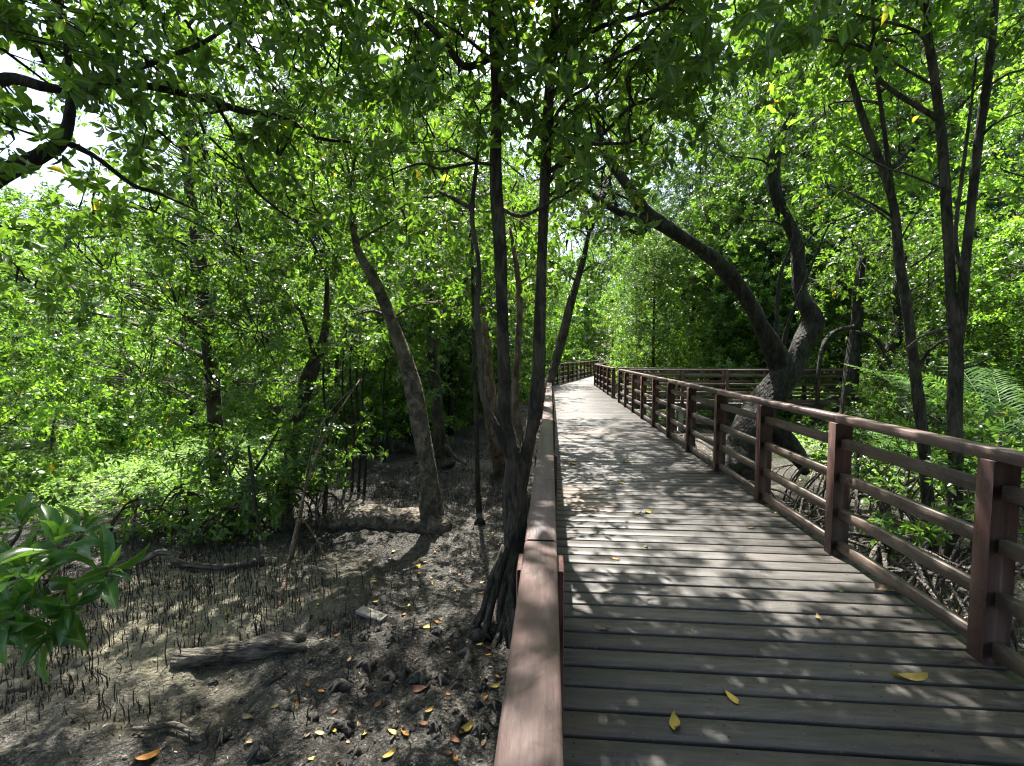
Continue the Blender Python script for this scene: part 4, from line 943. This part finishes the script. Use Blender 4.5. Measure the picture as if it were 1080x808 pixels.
# ------------------------------------------------------------------ palms
def frond(o0, p0, dirh, L, lift, droop, mat, seed, nl=30, ll=.42, w=.028):
    r = np.random.default_rng(seed); dirh = unit(np.array([dirh[0], dirh[1], 0]))
    t = np.linspace(0, 1, 14)
    pts = p0+dirh*(L*(t*cos(lift)+.12*t*t))[:, None]+np.array([0, 0, 1.0])*(L*(t*sin(lift)-droop*t**2.2))[:, None]
    mb = MB(); tube(mb, pts-o0, np.linspace(.014, .003, 14), 5, 1, .03, seed, smoothpath=False)
    tt = np.linspace(.16, .99, nl)
    pos = np.stack([np.interp(tt, t, pts[:, i]) for i in range(3)], -1)
    tan = np.stack([np.interp(tt, t, np.gradient(pts[:, i])) for i in range(3)], -1); tan = unit(tan)
    side = unit(np.cross(tan, [0, 0, 1.0])); nrm = np.cross(side, tan)
    for s in (-1, 1):
        ln = ll*np.sin(pi*(tt*.82+.14))**.7*r.uniform(.85, 1.1, nl)
        d = unit(side*s*.85+tan*.6+nrm*.25+r.normal(0, .06, (nl, 3)))
        vs = []
        m1 = pos+d*(ln*.33)[:, None]; d2 = unit(d+np.array([0, 0, -.18])); m2 = m1+d2*(ln*.33)[:, None]; e = m2+unit(d+np.array([0, 0, -.55]))*(ln*.34)[:, None]
        wv = unit(np.cross(d, nrm))*(w/2)
        v = np.stack([pos-wv*.35, pos+wv*.35, m1-wv, m1+wv, m2-wv*.8, m2+wv*.8, e], 1)
        off = (np.arange(nl)*7)[:, None, None]
        mb.add(v.reshape(-1, 3)-o0, (np.array([(0, 1, 3, 2), (2, 3, 5, 4)])[None]+off).reshape(-1, 4), (np.array([(4, 5, 6)])[None]+off).reshape(-1, 3))
    return mb.mesh('frond', M[mat])
def palm(label, base, n, L, mat, seed, az=(0, 360), lift=(.7, 1.2), droop=.45, ll=.42):
    r = np.random.default_rng(seed); base = np.array(base, float); root = empty('palm', base, label, 'palm')
    mb = MB(); tube(mb, [(0, 0, -.05), (.01, 0, .12), (0, 0, .28)], [.11, .12, .07], 9, 3, .1, seed); link('trunk', mb.mesh('trunk', M['bark_brown'], True), root)
    for i in range(n):
        a = radians(az[0]+(az[1]-az[0])*(i+.5)/n+r.normal(0, 7))
        me = frond(base, base+(0, 0, .2), (cos(a), sin(a)), L*r.uniform(.8, 1.1), r.uniform(*lift), droop*r.uniform(.8, 1.2), mat, seed*31+i, ll=ll, nl=34)
        link('frond', me, root)
palm('bright young palm whose lit frond enters at the right edge', (7.3, 5.6, float(gz(7.3, 5.6))), 9, 2.7, 'palm_bright', 1, (60, 300), (.65, 1.15), .42)
palm('tall dark palm with upright fronds behind the forked tree', (7.4, 8.1, float(gz(7.4, 8.1))), 12, 3.9, 'palm', 2, (0, 360), (.9, 1.35), .36, .55)
palm('mid palm with drooping grey green fronds beside the slender tree', (7.2, 9.2, float(gz(7.2, 9.2))), 9, 2.8, 'palm', 3, (100, 330), (.6, 1.1), .55)
palm('low palm hidden behind the shrubs at the right', (9.4, 7.6, float(gz(9.4, 7.6))), 9, 3.0, 'palm', 4, (40, 320), (.6, 1.2), .45)

# ------------------------------------------------------------------ near whorled branch, lower left
nb0 = np.array([-2.55, 1.15, 0]); nb0[2] = float(gz(nb0[0], nb0[1]))
root = empty('leafy_shrub', nb0, 'glossy shrub with big whorled leaves poking in at the lower left edge', 'shrub')
wh = [((60, 575), 1.45, (.2, -.1, 1), .15, 9), ((112, 602), 1.5, (.6, -.2, .45), .13, 9), ((28, 640), 1.35, (.2, -.7, .35), .14, 9), ((15, 590), 1.5, (0, -.2, 1), .14, 8), ((85, 560), 1.62, (.3, .1, 1), .13, 7), ((-25, 560), 1.45, (-.3, 0, 1), .15, 9), ((45, 612), 1.55, (.3, -.5, .6), .13, 8), ((-30, 640), 1.4, (0, -.3, 1), .14, 8), ((30, 600), 1.4, (.1, -.5, .8), .14, 9), ((5, 655), 1.3, (.1, -.7, .2), .14, 9), ((75, 640), 1.42, (.5, -.5, .3), .13, 9), ((20, 555), 1.6, (0, .1, 1), .14, 8), ((55, 665), 1.38, (.3, -.6, .0), .13, 8)]
stem = MB(); lf = MB(); rw = np.random.default_rng(23)
hub = P(-60, 640, 1.35)
mainp = [nb0, nb0+(.1, .05, .9), hub]
tube(stem, np.array(mainp)-nb0, [.02, .016, .012], 7, 6, .05, 3)
for (pp, y, ax, L, n_) in wh:
    c = P(pp[0], pp[1], y)
    tube(stem, [hub-nb0, (hub*.45+c*.55)-nb0+np.array([0, 0, -.05]), c-nb0-unit(np.array(ax, float))*.03, c-nb0], [.009, .007, .006, .004], 6, 5, .05, 4)
    rosettes(lf, (c-nb0)[None], np.array([ax], float), n_, L*1.0, True, rw, .33, .35, (38, 92))
    rosettes(lf, (c-nb0+unit(np.array(ax, float))*.02)[None], np.array([ax], float), 4, L*.6, True, rw, .28, .05, (15, 50))
link('stem', stem.mesh('stem', M['bark_brown'], True), root)
fo = lf.mesh('foliage', M['leaf_near'], True); fol = link('foliage', fo, root)

# ------------------------------------------------------------------ ground cover in the clearing
gm = MB(); rg = np.random.default_rng(31)
def cover(n, xr, yr, fn_, L, mbb):
    x = rg.uniform(*xr, n); y = rg.uniform(*yr, n); k = fn_(x, y) & (rg.random(n) < .25+vnoise(x*1.3, y*1.3, 33))
    x, y = x[k], y[k]; z = gz(x, y)+rg.uniform(.02, .26, len(x))*(.6+.8*vnoise(x*2, y*2, 34))
    rosettes(mbb, np.stack([x, y, z], -1), np.stack([rg.normal(0, .3, len(x)), rg.normal(0, .3, len(x)), np.ones(len(x))], -1), 6, L, False, rg, .55, .2, (50, 95))
cover(26000, (-14, -3.6), (6.4, 15), lambda x, y: (x < -4.6-.25*(y-6.4)*0-1.2*(vnoise(y, x, 3)-.3)) & (y > 6.3+.9*vnoise(x, y, 8)), .062, gm)
link('ground_cover', gm.mesh('ground_cover', M['leaf_low']), None, 'bright green low ground cover in the sunlit clearing on the left', 'ground cover', kind='stuff')
gm = MB()
cover(5000, (5.2, 16), (8, 16), lambda x, y: (x > 5.5+vnoise(x, y, 8)) & (y < 15.6), .10, gm)
cover(9000, (3.2, 30), (18.4, 40), lambda x, y: (x > 3.8+.26*np.maximum(0, y-24)+0*y), .16, gm)
cover(9000, (-25, -2), (15, 40), lambda x, y: x < -3+0*y, .16, gm)
link('ground_cover', gm.mesh('ground_cover_far', M['leaf_low']), None, 'green undergrowth beneath the background trees', 'undergrowth', kind='stuff')

# ------------------------------------------------------------------ background trees (copies of a few)
def proto(seed, h, cr, low, L, lai, leaf, ncl, name='mangrove_tree', lean=.3, stems=1):
    r = np.random.default_rng(seed)
    tr = []
    for s in range(stems):
        a = r.uniform(0, 6.28); l = lean*r.uniform(.3, 1)
        tr.append(([(0, 0, -.1), (cos(a)*l*.3, sin(a)*l*.3, h*.3), (cos(a)*l*.9, sin(a)*l*.9, h*.6), (cos(a)*l*1.2, sin(a)*l*1.2, h*.92)], [.13/stems**.5, .10/stems**.5, .07, .02]))
    cl = []
    for i in range(ncl):
        z = low+(h-low)*(i+.5)/ncl; w = cr*(.55+.6*sin(pi*min(1, (z-low)/(h-low)*.85+.12)))
        a = i*2.4+r.normal(0, .4); rad = w*r.uniform(.35, .8)
        s = cr*r.uniform(.34, .55)
        cl.append(((cos(a)*rad, sin(a)*rad, z), (s, s, s*.72)))
    return tree('', tr, cl, leaf=leaf, L=L, lai=lai, seed=seed, name=name, sides=8, bark_='bark_dark' if seed % 2 else 'bark')
KINDS = [('tall open mangrove tree', proto(201, 12.5, 2.7, 2.2, .115, .85, 'leaf', 32)),
         ('bushy mangrove tree leafy to the ground', proto(202, 6.5, 2.2, .3, .11, .9, 'leaf', 18, stems=2)),
         ('bright young mangrove tree', proto(203, 9.5, 2.1, 1.0, .115, .85, 'leaf_bright', 26)),
         ('tall dark crowned tree', proto(204, 15, 3.2, 3.2, .13, .8, 'leaf_dark', 34)),
         ('low sunlit mangrove bush', proto(205, 3.0, 1.6, .3, .12, 1.0, 'leaf_bright', 11, stems=2))]
used = [False]*5
rk = np.random.default_rng(41)
def bg(kind, x, y, s=1.0):
    nm, p0 = KINDS[kind]
    if used[kind]: o = copy_tree(p0)
    else: o = p0; used[kind] = True
    o.location = (x, y, float(gz(x, y))); o.scale = (s, s, s); o.rotation_euler = (0, 0, rk.uniform(0, 6.28))
    px = 581+500*x/y
    where = 'on the far left' if px < 200 else 'left of the twin trunk tree' if px < 520 else 'behind the bend of the boardwalk' if px < 680 else 'behind the leaning tree' if px < 860 else 'behind the right hand trees'
    dist = 'close' if y < 14 else 'mid distance' if y < 24 else 'distant'
    o['label'] = '%s %s %s' % (dist, nm, where); o['category'] = 'tree'; o['group'] = '%s %s standing %s' % (dist, nm, where)
place = [
    # left side
    (4, -10.2, 10.5, .8), (1, -12.5, 8.0, .7), (1, -7.5, 13.2, .7), (4, -10.5, 13, 1.1), (1, -9.8, 15.5, .9), (2, -5.6, 14.2, .8), (1, -4.9, 15.6, .9), (2, -6.9, 18, 1.05), (0, -3.2, 15.0, .85),
    (1, -2.8, 17.5, .75), (3, -4.4, 20, .95), (2, -2.3, 21.0, .8), (1, -13.5, 18, 1.2), (2, -16, 12, .75), (0, -9.5, 21, .9), (3, -12, 25, 1.1), (1, -6, 23, 1.1), (2, -4.0, 25.5, .9), (2, -4.5, 28, 1.2), (2, -2.6, 29, .9), (3, -8, 29, 1.2), (2, -1.6, 33, 1.1), (0, -4, 35, 1.2), (4, 0.2, 38, 1.6), (1, -11, 34, 1.4), (2, -16, 22, 1.3), (0, -18, 28, 1.3), (1, -20, 17, 1.2), (1, -1.0, 43, 1.3), (4, -1.4, 24.5, .9), (4, -2.9, 22, .9), (4, -4.4, 17.2, 1.0),
    (1, -5.4, 11.4, .6), (4, -3.9, 12.9, .9), 
    # right of the far bend
    (4, 5.9, 26.5, 1.3), (4, 7.8, 29, 1.6), (2, 8.8, 33, 1.1), (0, 4.3, 20.4, .6), (4, 6.5, 24.5, .9), (2, 9.5, 27, .9), (1, 11, 31, 1.2), (2, 13.5, 38, 1.3), (2, 7.3, 41, 1.2), (0, 15.5, 46, 1.4), (1, 12.8, 52, 1.4), (2, 4.0, 52, 1.4), (3, 8.5, 66, 1.8), (0, 13, 64, 1.7), (1, 3, 62, 1.7), (2, 17, 60, 1.7),
    (3, 6.9, 24.2, .95), (0, -2.2, 26.8, 1.0),  # second tree added to cast shade on the far deck
    # right side
    (0, 8.0, 20.8, .8), (1, 10.2, 13.6, .8), (2, 6.8, 20.3, .9), (0, 9.5, 19.8, 1.0), (1, 12.0, 20.5, 1.1), (2, 12.4, 13.2, 1.0), (3, 11.5, 24.5, 1.1), (1, 15.5, 15.0, 1.1), (0, 14.0, 10.5, 1.0), (2, 11.2, 9.8, .85), (1, 9.8, 5.2, .9), (0, 12.5, 6.5, 1.0), (3, 15.5, 22, 1.2), (1, 18.5, 19, 1.3), (2, 15.5, 28, 1.3), (3, 19, 27, 1.3), (0, 19, 13, 1.3), (1, 22, 22, 1.4), (1, 8.6, 12.2, .5), (4, 10.2, 11.9, .7), (2, 8.2, 18.9, .8), (0, 21, 34, 1.5), (3, 26, 28, 1.5),
    # outside the frame but shading it
    (1, -7.6, 4.2, .8), (3, -5.0, -2.5, .9), (3, 5.6, -2.8, .9), (0, 7.5, 1.8, .9),
]
for a in place: bg(*a)

# far wood: one mass of foliage all round
fw = MB(); rf = np.random.default_rng(51); nn_ = 26000
a = rf.uniform(-1.35, 1.35, nn_); R = rf.uniform(40, 75, nn_)+rf.normal(0, 2, nn_)
x = np.sin(a)*R; y = np.cos(a)*R
top = 7+6*vnoise(a*9, R*.12, 5)+2.5*vnoise(a*37, R*.3, 6)
z = -1+(rf.random(nn_)**.8)*top
k = ~((x > -4) & (x < 15) & (y < 66) & (np.abs(x-(.25*(y-24)+1.1)) < 3.5))
x, y, z = x[k], y[k], z[k]
rosettes(fw, np.stack([x, y, z], -1), np.stack([rf.normal(0, .6, len(x)), rf.normal(0, .6, len(x))-.4, np.ones(len(x))], -1), 6, .62, False, rf, .5, .3, (30, 100))
for i in range(150):
    aa = rf.uniform(-1.3, 1.3); RR = rf.uniform(40, 60); xx, yy = sin(aa)*RR, cos(aa)*RR
    if abs(xx-(.25*(yy-24)+1.1)) < 3.5: continue
    tube(fw, [(xx, yy, -1), (xx+rf.normal(0, .4), yy, 3), (xx+rf.normal(0, 1), yy, 8)], [.18, .14, .06], 5, 2, .1, i)
link('distant_wood', fw.mesh('distant_wood', M['leaf']), None, 'far off green wood closing the view behind all the trees', 'wood', kind='stuff')

# ------------------------------------------------------------------ light, sky, camera
EL, AZ = radians(64), radians(-14)          # azimuth measured from +Y towards +X
sd = np.array([sin(AZ)*cos(EL), cos(AZ)*cos(EL), sin(EL)])
w = bpy.data.worlds.new('World'); SC.world = w; w.use_nodes = True; nt = w.node_tree
sky = nt.nodes.new('ShaderNodeTexSky'); sky.sky_type = 'NISHITA'; sky.sun_disc = False
sky.sun_elevation = EL; sky.sun_rotation = AZ; sky.air_density = 1.2; sky.dust_density = 3.5; sky.ozone_density = 1.0
nt.links.new(sky.outputs[0], nt.nodes['Background'].inputs[0]); nt.nodes['Background'].inputs[1].default_value = .09
sl = bpy.data.lights.new('sun', 'SUN'); sl.energy = 5.0; sl.angle = radians(.53); sl.color = (1, .955, .88)
so = bpy.data.objects.new('sun', sl); COL.objects.link(so)
from mathutils import Vector, Matrix
so.rotation_euler = Vector(sd).to_track_quat('Z', 'Y').to_euler()

cam = bpy.data.cameras.new('camera'); cam.sensor_width = 36; cam.lens = FPX/1080*36; cam.clip_start = .05; cam.clip_end = 1000
co = bpy.data.objects.new('camera', cam); COL.objects.link(co)
co.matrix_world = Matrix(((cR[0], cU[0], -cF[0], EYE[0]), (cR[1], cU[1], -cF[1], EYE[1]), (cR[2], cU[2], -cF[2], EYE[2]), (0, 0, 0, 1)))
SC.camera = co
vs = SC.view_settings; vs.view_transform = 'Standard'; vs.look = 'None'; vs.exposure = 1.95; vs.gamma = 1; vs.use_curve_mapping = False
SC.render.engine = 'CYCLES'
c = SC.cycles; c.pixel_filter_type = 'BLACKMAN_HARRIS'; c.filter_width = 1.15; c.use_denoising = True; c.max_bounces = 7; c.diffuse_bounces = 4; c.glossy_bounces = 2; c.transmission_bounces = 5; c.transparent_max_bounces = 4
c.sample_clamp_indirect = 6; c.use_adaptive_sampling = True; c.adaptive_threshold = .02
